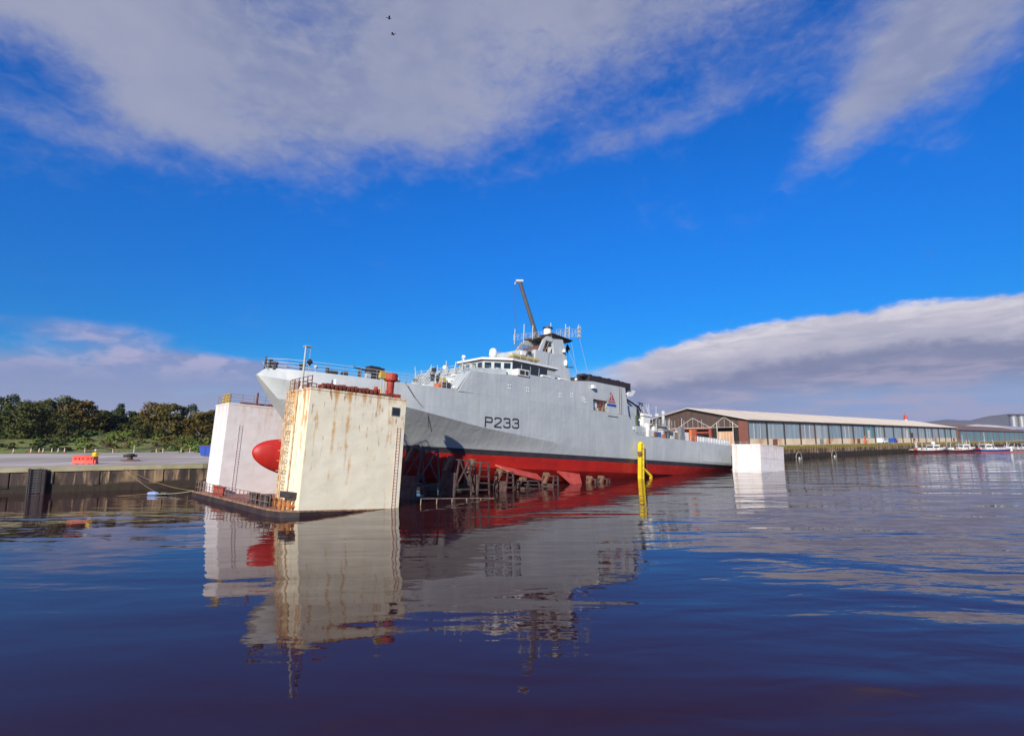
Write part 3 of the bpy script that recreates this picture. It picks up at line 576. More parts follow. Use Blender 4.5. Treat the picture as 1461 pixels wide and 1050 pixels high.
mb=MB(); mb.box(40.3,41.2,-1.6,1.6,21.9,23.0); mb.tube((41.6,-1.8,21.9),(41.6,-1.8,23.7),.14,n=6,mi=1); mb.tube((41.0,-2.2,21.9),(41.9,-2.2,23.7),.1,n=6,mi=2); mb.cbox((42.0,0,22.8),(.4,3.4,1.4),2); mb.build('mast_interior_gear',[m_rust,m_ochre,m_timber],mast)
mb=MB()
def lattice(mb,p,q,h_,n_,r):
    p=Vector(p);q=Vector(q);u_=Vector((0,0,h_)); mb.tube(p,q,r,n=4); mb.tube(p+u_,q+u_,r,n=4)
    for i in range(n_+1):
        a=p.lerp(q,i/n_); mb.tube(a,a+u_,r*.8,n=4)
        if i<n_: b_=p.lerp(q,(i+1)/n_); mb.tube(a+(u_ if i%2 else u_*0),b_+(u_*0 if i%2 else u_),r*.6,n=4)
lattice(mb,(36.2,-.6,23.2),(42.0,-.6,24.8),.8,7,.05)
for s,u,w0_,w1_ in ((38.2,-.6,23,26.0),(36.4,-.6,22.6,24.9),(40.0,-.6,24,26.2)): mb.tube((s,u,w0_),(s,u,w1_),.07,n=5)
mb.build('forward_aerial',m_lgrey,mast)
mb=MB()
lattice(mb,(44.4,-1.4,25.0),(50.0,-1.2,26.2),1.3,6,.05); lattice(mb,(44.4,1.0,25.0),(49.4,1.0,26.0),1.2,5,.04)
for s,u,w0_,w1_ in ((49.7,-1.2,26.0,28.2),(50.1,-1.2,26.2,28.0),(46.5,-1.3,25.4,27.6),(47.4,-1.3,25.5,27.4),(45.5,1,25,28)): mb.tube((s,u,w0_),(s,u,w1_),.07,n=5)
for s,w_ in ((49.9,27.6),(49.9,26.9),(49.9,26.2),(46.9,26.4),(47.2,27.0)): mb.cbox((s,-1.2,w_),(.7,.25,.28))
mb.build('aerial_lattice',m_lgrey,mast)
mb=MB()
for s0,u0 in ((37.6,-1.5),(38.9,-2.4)):
    lattice(mb,(s0-1.8,u0,21.6),(s0+1.4,u0,22.0),.7,5,.035)
for k in range(7): mb.tube((35.5+k*.55,-2.2,21.4),(35.5+k*.55,-2.2,22.4+.35*(k%3)),.04,n=4)
mb.build('scaffold',m_steel,mast)
mb=MB(); mb.lathe((47.4,-1.0,23.8),[(.02,-.75),(.42,0),(.02,.75)],8); mb.tube((47.4,-1,24.5),(47.4,-1,26),.015,n=4); mb.tube((47.4,-1,23.0),(47.2,-1,18.2),.012,n=4); mb.build('day_shape',m_soot,mast)
mb=MB(); mb.tube((45.3,-2.9,18.0),(45.0,-2.7,23.8),.09,n=6); mb.tube((46.6,-2.6,18.2),(46.6,-2.6,20.6),.05,n=6); mb.box(46.2,47.0,-2.8,-2.4,20.5,20.6); mb.lathe((44.2,-3.25,22.4),[(.25,0),(.3,.3),(.1,.5)],8,mi=1); mb.lathe((44.7,-3.2,20.4),[(.25,0),(.3,.6),(.1,.9)],8,mi=1); mb.build('mast_pipes',[m_steel,m_white],mast)
mb=MB()
for a,b_ in (((46.8,-2.3,24.7),(47.9,-3,18.2)),((46.8,2.3,24.7),(48.5,3,18.2)),((46.8,-1,24.7),(49.5,-2.5,18.2)),((49.9,-1.2,26.2),(52,-2,18.6)),((41.8,-2.9,24.6),(38,-4.6,20))): mb.tube(a,b_,.022,n=4)
mb.build('halyards',m_lgrey,mast)
# funnel with covered exhausts
mb=MB(); mb.box(45.9,48.2,-4.9,4.9,18.05,18.75); mb.box(48.3,50.1,-5.6,5.6,18.05,18.95); mb.box(47.0,57.2,-6.0,-3.6,18.12,19.05); mb.box(47.0,56.6,3.6,6.0,18.12,19.05); mb.box(55.3,57.2,-3.5,3.5,18.12,18.9)
for i in range(9): mb.cbox((46.4+i*1.15,-5.0,19.0),(.9,1.4,.35+.15*(i%2)),rz=.15*(i%3))
mb.build('funnel_cover',m_soot,ship)
mb=MB(); mb.cbox((47.0,-6.75,17.2),(.55,.5,.5)); mb.tube((46.9,-6.6,13.9),(46.9,-6.6,16.8),.0,n=4) if 0 else None; mb.ball((43.6,-6.3,17.9),.22); mb.cbox((41,-6.0,17.6),(1.4,.4,.18)); mb.cbox((37.6,-6.0,17.55),(1.6,.5,.2)); mb.pieces('side_light',m_white,ship)
mb=MB(); mb.tube((53.4,-6.5,18.0),(53.4,-6.68,13.8),.07,n=6); mb.tube((53.9,-6.5,18.0),(53.9,-6.68,13.8),.07,n=6); mb.box(50.6,53.0,-6.75,-6.62,13.2,13.3); mb.build('drain_pipes',m_steel,ship)
mb=MB(); mb.prism([(50.0,-6.62,15.6),(51.6,-6.62,15.6),(51.6,-6.56,15.2),(50.0,-6.56,15.2)],[(50.0,-6.50,15.6),(51.6,-6.50,15.6),(51.6,-6.52,15.2),(50.0,-6.52,15.2)],1) if 0 else None
def plate(mb,pts,mi): mb.add([(s,-(uu(w_)+.03),w_) for s,w_ in pts],[tuple(range(len(pts)))],mi)
for a in range(6): # wavy blue base band
    plate(mb,[(50.5+a*.38,14.75),(50.9+a*.38,14.75),(50.9+a*.38,15.12+.05*(a%2)),(50.5+a*.38,15.12+.05*((a+1)%2))],1)
plate(mb,[(50.9,15.3),(52.5,15.3),(52.7,15.55),(50.75,15.55)],0); plate(mb,[(51.0,15.65),(51.6,15.65),(51.6,16.5)],0); plate(mb,[(51.75,15.65),(52.5,15.65),(52.2,16.2),(51.75,16.9)],0); plate(mb,[(51.2,16.55),(51.6,16.6),(51.65,17.1)],0)
mb.build('emblem',[pm('emblem_red',(.42,.10,.09),None,3,.5),m_blue],ship)
# small hull marks and openings
mb=MB()
for s,w_ in ((30.3,14.9),(33.6,14.9),(39.9,14.9),(42.3,15.2),(45.2,14.7),(44.8,14.9)):
    for i in range(2):
        for j in range(2): mb.box(s+i*.35,s+i*.35+.14,-(uu(w_)+.05),-(uu(w_)-.02),w_+j*.4,w_+j*.4+.14)
mb.pieces('side_fitting',m_white,ship)
# pennant number as hand-made stroked figures following the plating
GL={'P':[[(0,0),(0,1),(.62,1),(.72,.9),(.72,.6),(.62,.5),(0,.5)]],'2':[[(0,.85),(.08,.97),(.2,1),(.55,1),(.68,.92),(.7,.75),(.62,.6),(0,.08),(0,0),(.72,0)]],
    '3':[[(0,.88),(.1,.98),(.2,1),(.52,1),(.66,.93),(.68,.7),(.58,.55),(.28,.53)],[(.58,.55),(.7,.45),(.72,.15),(.6,.03),(.5,0),(.18,0),(.06,.04),(0,.14)]]}
def stroke(pts,t_,mi,lift):
    for (a,b_),(c,d_) in zip(pts,pts[1:]):
        l=math.hypot(c-a,d_-b_); ux,uz=(c-a)/l,(d_-b_)/l; px,pz=-uz*t_/2,ux*t_/2; e_=t_*.45
        q=[(a-ux*e_-px,b_-uz*e_-pz),(c+ux*e_-px,d_+uz*e_-pz),(c+ux*e_+px,d_+uz*e_+pz),(a-ux*e_+px,b_-uz*e_+pz)]
        mb.add([(s,-(hb(s,w_)+lift),w_) for s,w_ in q],[(0,1,2,3)],mi)
k=0
for i,ch in enumerate('P233'):
    mb=MB()
    x0=26.75+i*1.5; dz_=.02*i
    for st_ in GL[ch]:
        pp=[(x0+a*1.45,9.78+b_*1.12+i*.06) for a,b_ in st_]
        k+=1; stroke(pp,.19,0,.03+.0006*k)
    mb.build('painted_character',m_black,ship)

# aft: deck crane, davit, boats, containers
mb=MB(); mb.prism([(56.8,-5.6,16.9),(58.3,-5.6,17.2),(59.2,-5.6,18.1),(57.4,-5.6,18.2)],[(56.8,-3.6,16.9),(58.3,-3.6,17.2),(59.2,-3.6,18.1),(57.4,-3.6,18.2)]); crane=mb.build('deck_crane',m_white,ship)
mb=MB(); mb.box(64.5,66.5,-3.4,-1.4,10.8,14.6); mb.box(64.2,66.8,-3.6,-1.2,14.6,15.0); mb.build('pedestal',m_white,crane)
mb=MB(); mb.bar((57.6,-4.4,16.9),(63.4,-3.2,16.0),.22); mb.bar((58.2,-4.2,16.3),(61.0,-3.2,13.6),.28); mb.bar((58.0,-4.2,16.7),(64.8,-2.6,14.8),.18); mb.bar((61,-3.2,13.6),(65,-2.4,15.0),.22); mb.bar((63.4,-3.2,16.0),(66,-2.4,14.8),.2)
mb.cbox((62.8,-3,15.2),(1.0,.8,.8)); mb.bar((63.2,-3.2,16.8),(65.6,-2.4,16.9),.14); mb.bar((65.6,-2.4,16.9),(65.4,-2.4,15),.14); mb.bar((62,-3,14.4),(64.2,-3,16.8),.14); mb.build('jib',m_dark,crane)
mb=MB()
for i in range(10): mb.tube((62.8+.45*i,-3.0,14.2+(i%3)*.6),(63.3+.4*i,-2.6,16.8-(i%4)*.5),.06,n=4)
mb.tube((66.6,-3,16.9),(66.9,-3,14.6),.07,n=5); mb.build('hydraulics',m_lgrey,crane)
mb=MB(); mb.lathe((60.6,-4.0,10.8),[(.9,0),(.9,3.4),(.7,3.8)],12); mb.box(59,62,-5.8,-4.9,10.8,12.4,1); mb.build('deck_reel',[pm('olive_cover',(.10,.12,.05),None,2,.8),m_lgrey],ship)
mb=MB(); mb.box(67.4,71.2,-5.4,-4.2,10.9,12.4); mb.box(67.8,68.6,-5.46,-5.4,11.0,12.2,1); mb.box(69.8,70.5,-5.46,-5.4,11.0,12.2,1); mb.box(67.2,71.4,-5.5,-4.0,12.4,12.5); mb.box(62.5,64.0,-6.1,-5.4,10.9,12.0,2); mb.cbox((65.3,-5.8,11.4),(1.0,.5,.8),3); mb.cbox((66.8,-5.9,11.2),(.8,.4,.6),4); mb.cbox((63.8,-6.2,11.3),(.5,.4,.9),5); mb.build('deck_stores',[m_lgrey,m_dark,m_white,m_blue,m_orange,m_timber],ship)
mb=MB(); mb.tube((70.0,-2.5,10.9),(70.0,-2.5,14.9),.12,n=6); mb.tube((68.2,-3.5,10.9),(68.2,-3.5,16.6),.07,n=6); mb.lathe((71.2,-3.0,10.9),[(.28,0),(.28,4.4),(.4,4.6),(.3,5.2)],10); mb.box(66.5,72.6,-3.8,-3.2,13.2,13.35); mb.rail([(66.5,-3.9,13.35),(72.6,-3.9,13.35)],1,1.1,.03,3); mb.ball((68.0,-3.8,14.9),.45); mb.build('aft_gantry',m_lgrey,ship)
mb=MB(); mb.box(73.0,76.6,-4.9,-2.6,10.89,12.45); mb.box(72.95,76.65,-4.95,-2.55,12.45,12.52); mb.build('white_container',m_white,ship)
mb=MB(); mb.box(79.0,91.4,-5.3,-5.2,10.89,11.95); 
for i in range(13): mb.box(79+i*1.02,79.12+i*1.02,-5.36,-5.305,10.9,11.98)
mb.box(79.0,91.4,-5.35,-5.15,11.96,12.04); mb.build('stern_screen',m_white,ship)
mb=MB(); mb.cbox((77.6,-4.6,11.3),(.7,.6,.8)); mb.cbox((78.3,-4.2,11.2),(.5,.5,.6),1); mb.lathe((77.2,-5.2,10.9),[(.25,0),(.25,.6),(.35,.65)],8); mb.build('aft_winch',[m_rust,m_timber],ship)
mb=MB(); mb.rail([(58.2,-6.4,10.85),(91.5,-6.15,10.87)],1.0,1.9,.022,3); mb.rail([(58.2,6.4,10.85),(91.5,6.15,10.87)],1.0,1.9,.022,3); mb.build('aft_railing',m_lgrey,ship)
mb=MB(); mb.box(57.0,57.5,-6.72,-6.6,11.6,12.1); mb.build('fairlead',m_white,ship)
# ================================================================== CRADLES on the barge
def cradle(s,u,ln,dp,h_,kind,label):
    e=tag(empty('cradle_support',frame(s+ln/2,SU+u,DK),(s+ln/2,u,DK)),label,'cradle','supports between the near tower and the hull')
    a,b_=s,s+ln; x=.16
    mb=MB(); tp=.22*ln; first=(s<16)
    y=u
    for yy in (u,u+dp):
        mb.bar((a,yy,DK),(a+tp,yy,DK+h_),x); mb.bar((b_,yy,DK),(b_-tp,yy,DK+h_),x); mb.bar((a+tp,yy,DK+h_),(b_-tp,yy,DK+h_),x)
        mb.bar((a,yy,DK+.1),(b_,yy,DK+.1),x); mb.bar((a+.1,yy,DK+h_*.33),(b_-.1,yy,DK+h_*.33),x)
        if kind==0:
            mb.bar((a+.1,yy,DK+h_*.33),(b_-tp,yy,DK+h_),x*.9); mb.bar((b_-.1,yy,DK+h_*.33),(a+tp,yy,DK+h_),x*.9)
        else:
            for q in (.5,.66,.83): mb.bar((a+.15,yy,DK+h_*q),(b_-.15,yy,DK+h_*q),x*.9)
    for ss,ww in ((a,DK+.1),(b_,DK+.1),(a+tp,DK+h_),(b_-tp,DK+h_),(a+.1,DK+h_*.33),(b_-.1,DK+h_*.33)): mb.bar((ss,u,ww),(ss,u+dp,ww),x*.9)
    mb.build('frame',m_cradle,e)
    mb=MB(); mb.box(a+.15,a+.4,u+.1,u+dp-.1,DK+.02,DK+h_*(.5 if first else .7)); mb.box(a-.2,b_+.2,u-.2,u+dp,DK+.01,DK+h_*.12); mb.build('plate',m_cradle,e)
    mb=MB(); hs=hb((a+b_)/2,DK+h_+.6); 
    mb.cbox((a+tp*.4,u+dp*.6,DK+h_*.88),(.26,.5,1.3+h_*.08),rz=0,ry=.5); mb.cbox(((a+b_)/2,u+dp-.2,DK+h_+.25),(.35,.8,.35)); mb.build('timber_block',m_timber,e)
    return e
cradle(15.4,-9.4,3.4,3.0,5.8,0,'tallest braced steel cradle, right beside the rusty tower')
cradle(20.6,-9.2,2.6,2.8,4.8,0,'second braced cradle, lower, with a crossed frame and leaning timber')
cradle(24.0,-9.0,2.0,2.6,4.6,1,'squat cradle with yellowish horizontal bars beside the crossed frames')
cradle(28.5,-8.8,1.5,2.2,3.6,1,'small dark cradle at the front tip of the pink bilge keel')
cradle(31.8,-8.6,3.2,2.0,2.6,1,'low wide blocks half awash under the pink bilge keel')
cradle(36.8,-8.6,1.3,2.0,3.3,1,'narrow pale cradle at the aft end of the pink bilge keel')
cradle(45.6,-8.4,.9,1.6,3.0,1,'little grey post just aft of the red stabiliser fin')
cradle(48.2,-8.4,.9,1.6,3.1,1,'last little post in the row, nearest the yellow marker')
mb=MB(); mb.tube((12.0,-9.6,DK),(12.0,-9.6,DK+1.6),.18,n=8); mb.tube((12.8,-9.6,DK),(12.8,-9.6,DK+1.6),.18,n=8); mb.cbox((12.4,-9.6,DK+1.8),(1.2,.5,.5))
e=tag(empty('mooring_post',frame(12.4,4.6,DK),(12.4,-9.6,DK)),'pale rusty double post just right of the rusty tower foot','bollard'); mb.build('post',pm('pale_rust',(.4,.24,.18),(.25,.1,.07),3,.8),e)
mb=MB()
for s in range(14,86,3): mb.box(s,s+1.0,-1.2,1.2,DK+.01,2.58)
kb=tag(empty('keel_blocks',frame(50,SU,DK),(50,0,DK)),'row of timber keel blocks carrying the ship on the barge deck','keel blocks'); mb.build('block_row',m_timber,kb)
# yellow marker post
e=tag(empty('marker_post',frame(58.3,7.0,0),(58.3,7.0,0)),'bright yellow vertical post with an angled arm, standing against the grey hull','post')
mb=MB(); mb.box(57.95,58.65,6.7,7.3,0,9.45); mb.box(57.88,58.0,6.62,6.7,0,9.5); mb.box(58.6,58.72,6.62,6.7,0,9.5); mb.lathe((58.3,7,9.4),[(.42,0),(.3,.3),(.1,.4)],10)
for i in range(7): mb.box(57.9,58.7,6.64,6.698,3.6+i*.85,3.72+i*.85)
p_=mb.build('column',m_yel,e)
mb=MB(); mb.bar((58.7,6.9,5.7),(60.6,6.6,4.4),.3); mb.bar((60.6,6.6,4.4),(59.4,6.7,2.6),.3); mb.build('arm',m_yel,e)
mb=MB(); mb.lathe((57.6,6.7,7.9),[(.3,-.3),(.35,0),(.3,.3)],8); mb.tube((59,7,8.6),(60.3,6.8,4.4),.04,n=5); mb.build('fitting',m_timber,e)
# ================================================================== LAND
PL=[(-336.6,-53.,3.3),(-42.8,77.9,3.3),(50.1,161.5,4.3),(71.9,163.7,4.3),(84.2+.766*2500,174+.643*2500,4.3)]
def lerp(a,b_,t_): return a+(b_-a)*t_
BK=[(0,0),(65,1.2),(80,3.7),(100,5.7),(140,6.7),(6000,6.7)]
def zland(i,t_,d_):
    z=lerp(PL[i][2],PL[i+1][2],t_); wl=1 if i==0 else (1-t_ if i==1 else 0); return z+wl*lin(BK,d_)
def strip(name,d0,d1,nd,mat_,dzf=None,segs=(40,12,2,60)):
    mb=MB(); cols=[]
    for i in range(4):
        for k in range(segs[i]+(1 if i==3 else 0)):
            cols.append((i,k/segs[i]))
    ds=[d0+(d1-d0)*(k/nd) for k in range(nd+1)]
    V=[]
    for (i,t_) in cols:
        if i==3: t_=t_**2.2
        x=lerp(PL[i][0],PL[i+1][0],t_); y=lerp(PL[i][1],PL[i+1][1],t_)
        for d_ in ds:
            z=zland(i,t_,d_)
            if dzf: z+=dzf(x-.6*d_,y+.8*d_,d_)
            V.append((x-.6*d_,y+.8*d_,z))
    n_=nd+1
    mb.add(V,[(c*n_+k,(c+1)*n_+k,(c+1)*n_+k+1,c*n_+k+1) for c in range(len(cols)-1) for k in range(nd)])
    return mb.build(name,mat_)
m_conc=pm('quay_concrete',(.46,.39,.31),(.34,.285,.23),.15,.85,st=(1,1,1),c3=(.54,.48,.40),s3=.06,lo3=.5,hi3=.6)
m_grass=pm('bank_grass',(.14,.21,.025),(.20,.18,.05),.25,.9,c3=(.045,.04,.02),s3=.35,lo3=.5,hi3=.62,bump=1,bs=2,bdist=.4)
struct(strip('ground',0,62,6,m_conc)); struct(strip('grass_bank',62,260,36,m_grass,lambda x,y,d_:(.5*math.sin(x*.13)*math.sin(d_*.11+x*.05) if 66<d_<250 else 0)))
struct(strip('terrain',260,6000,4,m_grass))
# quay walls
def wall_mat(name,top,mid,dark,zt,tide,moss=None):
    m=bpy.data.materials.new(name); m.use_nodes=True; t=m.node_tree; b=t.nodes['Principled BSDF']; b.inputs['Roughness'].default_value=.85
    g=t.nodes.new('ShaderNodeTexCoord'); sp=t.nodes.new('ShaderNodeSeparateXYZ'); t.links.new(g.outputs['Object'],sp.inputs[0])
    def nz_(scale,st_,loc=(0,0,0)):
        mp=t.nodes.new('ShaderNodeMapping'); mp.inputs['Scale'].default_value=st_; mp.inputs['Location'].default_value=loc; t.links.new(g.outputs['Object'],mp.inputs[0])
        n=t.nodes.new('ShaderNodeTexNoise'); n.inputs['Scale'].default_value=scale; n.inputs['Detail'].default_value=6; t.links.new(mp.outputs[0],n.inputs['Vector']); return n.outputs['Fac']
    def mt(op,a,bb,cl=False):
        n=t.nodes.new('ShaderNodeMath'); n.operation=op; n.use_clamp=cl
        for i,x in enumerate((a,bb)):
            if isinstance(x,(int,float)): n.inputs[i].default_value=x
            else: t.links.new(x,n.inputs[i])
        return n.outputs[0]
    def rmp(x,a,bb):
        n=t.nodes.new('ShaderNodeMapRange'); t.links.new(x,n.inputs[0]); n.inputs[1].default_value=a; n.inputs[2].default_value=bb; return n.outputs[0]
    def mix(f,a,bb):
        n=t.nodes.new('ShaderNodeMix'); n.data_type='RGBA'; t.links.new(f,n.inputs[0])
        for s,x in ((n.inputs[6],a),(n.inputs[7],bb)):
            if isinstance(x,tuple): s.default_value=(*x,1)
            else: t.links.new(x,s)
        return n.outputs[2]
    o=mix(rmp(nz_(.8,(1,1,.25)),.44,.60),mid,top)
    o=mix(rmp(nz_(.35,(1,1,.4),(4,4,4)),.5,.62),o,tuple(x*.45 for x in mid))
    o=mix(rmp(nz_(2.5,(1,1,.08),(4,1,4)),.58,.68),o,tuple(min(1,x*1.3) for x in top))
    jit=mt('MULTIPLY',mt('SUBTRACT',nz_(.5,(1,1,1)),.5),1.2)
    zz=mt('ADD',sp.outputs[2],jit)
    if moss: o=mix(rmp(zz,zt-1.3,zt-.7),o,moss)
    o=mix(rmp(zz,tide+.15,tide-.15),o,dark)
    t.links.new(o,b.inputs['Base Color'])
    bn=t.nodes.new('ShaderNodeBump'); bn.inputs['Strength'].default_value=.6; bn.inputs['Distance'].default_value=.2; t.links.new(nz_(1.5,(1,1,.3)),bn.inputs['Height']); t.links.new(bn.outputs[0],b.inputs['Normal'])
    return m
def dirn(i):
    a=Vector(PL[i][:2]);b_=Vector(PL[i+1][:2]); d_=(b_-a).normalized(); return a,b_,d_,Vector((d_.y,-d_.x))
# left wall: pieces i=0,1 ; right wall: i=2,3
def wall(name,idx,mat_,matc,label,pil,capd=.35):
    e=tag(empty(name,Matrix.Translation((PL[idx[0]][0],PL[idx[0]][1],0))),label,'quay wall'); off=(PL[idx[0]][0],PL[idx[0]][1],0)
    mb=MB(); cp=MB(); pl=MB()
    for i in idx:
        a,b_,d_,n_=dirn(i); z0,z1=PL[i][2],PL[i+1][2]
        mb.add([(a.x+n_.x*.02,a.y+n_.y*.02,-3),(b_.x+n_.x*.02,b_.y+n_.y*.02,-3),(b_.x+n_.x*.02,b_.y+n_.y*.02,z1-.0),(a.x+n_.x*.02,a.y+n_.y*.02,z0-.0)],[(0,1,2,3)])
        q=lambda p,o_,z: (p.x+n_.x*o_,p.y+n_.y*o_,z)
        cp.prism([q(a,.22,z0-.45),q(a,.22,z0+.12),q(a,-1.1,z0+.12),q(a,-1.1,z0-.45)],[q(b_,.22,z1-.45),q(b_,.22,z1+.12),q(b_,-1.1,z1+.12),q(b_,-1.1,z1-.45)])
        Ln=(b_-a).length; k=0; s=0
        rr=random.Random(i)
        while s<min(Ln,900):
            p=a+d_*s; z=lerp(z0,z1,s/Ln)-.45
            ww=rr.uniform(*pil[1]); zb=rr.uniform(*pil[3])
            pl.prism([q(p,.0,zb),q(p,pil[2],zb),q(p,pil[2],z),q(p,.0,z)],[q(p+d_*ww,.0,zb),q(p+d_*ww,pil[2],zb),q(p+d_*ww,pil[2],z),q(p+d_*ww,.0,z)])
            s+=rr.uniform(*pil[0])
    mb.build('wall_face',mat_,e,off=off); cp.build('coping',matc,e,off=off); pl.build('wall_piers',mat_,e,off=off)
    return e
mwl=wall_mat('left_wall',(.24,.165,.09),(.045,.03,.028),(.022,.015,.008),3.3,1.2)
mwr=wall_mat('right_wall',(.22,.16,.10),(.07,.045,.03),(.016,.012,.008),4.3,1.9,(.22,.17,.035))
wall('quay_wall',(0,1),mwl,pm('coping_l',(.36,.32,.22),(.25,.23,.12),.5,.85,c3=(.15,.16,.05),s3=.8),'stained concrete quay wall on the left with a dark tide line',((3.5,7),(.5,1.2),.16,(.9,1.4)))
wall('quay_wall',(2,3),mwr,pm('coping_r',(.34,.27,.06),(.19,.18,.04),.4,.9,c3=(.35,.28,.15),s3=.9),'mossy piled quay wall in front of the long shed',((1.5,2.2),(.5,.8),.25,(-.5,.6)))
# ================================================================== LEFT QUAY THINGS
H1=math.atan2(130.9,293.8); C1,S1=math.cos(H1),math.sin(H1)
def T3(x,y,z,a=0): return Matrix.Translation((x,y,z))@Matrix.Rotation(a,4,'Z')
e=tag(empty('wall_ladder',T3(-59.3,70.3,0,H1)),'dark rusty ladder frame fixed down the quay wall at far left','ladder')
mb=MB(); mb.ladder((0,-.45,-1),(0,-.45,3.35),(1,0,0),1.0,.3,.05); mb.ladder((.55,-.6,-1),(.55,-.6,3.3),(1,0,0),.5,.3,.05); mb.build('ladder_frame',m_dark,e)
mb=MB(); mb.box(-.75,-.6,-.5,-.2,-1,3.3); mb.box(.95,1.08,-.35,-.2,-1,3.2,1); mb.box(-.6,.9,-.25,-.2,-1,3.2); mb.build('side_timber',[m_black,m_timber],e)
mb=MB()
for k in range(24):
    t0=.35+k*.027; t1=t0+.02
    P_=[]
    for (t_,d0) in ((t0,34),(t1,34),(t1,34.5),(t0,34.5)): P_.append((lerp(-336.6,-42.8,t_)-.6*d0,lerp(-53.,77.9,t_)+.8*d0,3.3+1.2*d0/65+.012))
    mb.add(P_,[(0,1,2,3)])
struct(mb.build('road_marking',pm('worn_white_line',(.6,.58,.52),None,2,.8)))
# water filled barriers
def barrier(x,y,z,a):
    e=empty('plastic_barrier',T3(x,y,z,a)); mb=MB()
    mb.prism([(-.85,-.28,.08),(.85,-.28,.08),(.85,-.14,.45),(.85,-.1,1.15),(-.85,-.1,1.15),(-.85,-.14,.45)],[(-.85,.28,.08),(.85,.28,.08),(.85,.14,.45),(.85,.1,1.15),(-.85,.1,1.15),(-.85,.14,.45)])
    mb.box(-.7,-.3,-.3,.3,0,.09); mb.box(.3,.7,-.3,.3,0,.09)
    mb.build('body',pb_,e)
    mb=MB(); 
    for q in (-.5,0,.5): mb.box(q-.12,q+.12,-.22,-.13,.62,.9)
    mb.box(-.85,.85,-.06,.06,1.15,1.2); mb.build('recess',pr_,e); return e
pb_=pm('barrier_orange',(.75,.06,.03),(.65,.05,.03),3,.45); pr_=pm('barrier_dark',(.5,.035,.02),None,3,.5)
g_='orange water filled barriers on the left quay'
tag(barrier(-61.3,79.6,3.48,.03),'orange red plastic barrier, the left one of the pair on the quay','barrier',g_)
tag(barrier(-59.5,79.5,3.46,-.02),'orange red plastic barrier next to the worker, right one of the pair','barrier',g_)
# worker
def person(x,y,z,a):
    e=tag(empty('person',T3(x,y,z,a)),'worker in yellow jacket and white hard hat standing beside the orange barriers','person')
    me=bpy.data.meshes.new('body'); J=[(0,0,.95),(0,0,1.15),(0,.01,1.38),(0,0,1.52),(0,0,1.66),(0,0,1.78),(.1,0,.9),(.11,.02,.5),(.11,0,.08),(.11,-.14,.04),(-.1,0,.9),(-.12,-.02,.5),(-.13,.02,.08),(-.13,-.12,.04),
       (.2,0,1.42),(.27,-.02,1.15),(.22,-.2,.98),(.2,-.28,.94),(-.2,0,1.42),(-.28,.02,1.15),(-.27,-.06,.88),(-.27,-.1,.80)]
    E_=[(0,1),(1,2),(2,3),(3,4),(4,5),(0,6),(6,7),(7,8),(8,9),(0,10),(10,11),(11,12),(12,13),(2,14),(14,15),(15,16),(16,17),(2,18),(18,19),(19,20),(20,21)]
    RR=[.17,.17,.18,.07,.10,.09,.11,.08,.06,.05,.11,.08,.06,.05,.085,.065,.05,.045,.085,.065,.05,.045]
    me.from_pydata(J,E_,[]); o=bpy.data.objects.new('body',me); col.objects.link(o); o.parent=e
    md=o.modifiers.new('skin','SKIN'); md.use_smooth_shade=True
    for i,v in enumerate(me.skin_vertices[0].data): v.radius=(RR[i],RR[i]*.85); v.use_root=(i==0)
    o.modifiers.new('sub','SUBSURF').levels=1; me.materials.append(pm('navy_trousers',(.03,.03,.05),(.5,.3,.2),1,.8,lo=5,hi=6))
    mb=MB(); n=12
    mb.lathe((0,0,0),[(.19,.92),(.24,1.0),(.235,1.2),(.26,1.38),(.2,1.48),(.09,1.53)],12)
    mb.tube((.22,0,1.43),(.28,-.02,1.15),.105,.085,n=8); mb.tube((.28,-.02,1.15),(.22,-.2,1.0),.085,.065,n=8); mb.tube((-.22,0,1.43),(-.29,.02,1.15),.105,.085,n=8); mb.tube((-.29,.02,1.15),(-.27,-.06,.92),.085,.065,n=8)
    mb.build('jacket',pm('hi_vis_yellow',(.75,.50,.02),(.7,.45,.02),3,.7),e,smooth=True)
    mb=MB(); mb.ball((0,-.01,1.665),.10,.115,.13); mb.ball((0,-.125,1.65),.018,.02,.03); mb.ball((.1,0,1.66),.02,.03,.035); mb.ball((-.1,0,1.66),.02,.03,.035); mb.build('face',pm('skin',(.45,.25,.17),None,3,.6),e,smooth=True)
    mb=MB(); mb.lathe((0,0,1.72),[(.14,0),(.135,.05),(.1,.11),(.03,.14)],12); mb.lathe((0,-.03,1.715),[(.17,0),(.17,.015)],12); mb.build('hard_hat',m_white,e,smooth=True)
    return e
pe=person(-58.35,78.6,3.45,.5); pe.scale=(1.12,1.12,1.12)
# mooring bollard
e=tag(empty('mooring_bollard',T3(-59.3,87.2,3.72,H1)),'squat dark mooring bollard on the left quay between worker and blue skip','bollard')
mb=MB(); mb.lathe((0,0,0),[(.55,0),(.5,.12),(.36,.25),(.34,.6),(.62,.78),(.62,.95),(.3,1.05)],14); mb.tube((-.9,0,.72),(.9,0,.72),.2,n=8); mb.build('post',m_dark,e)
mb=MB(); mb.box(-1.2,1.2,-.7,.7,0,.1); mb.build('base_plate',m_rust,e)
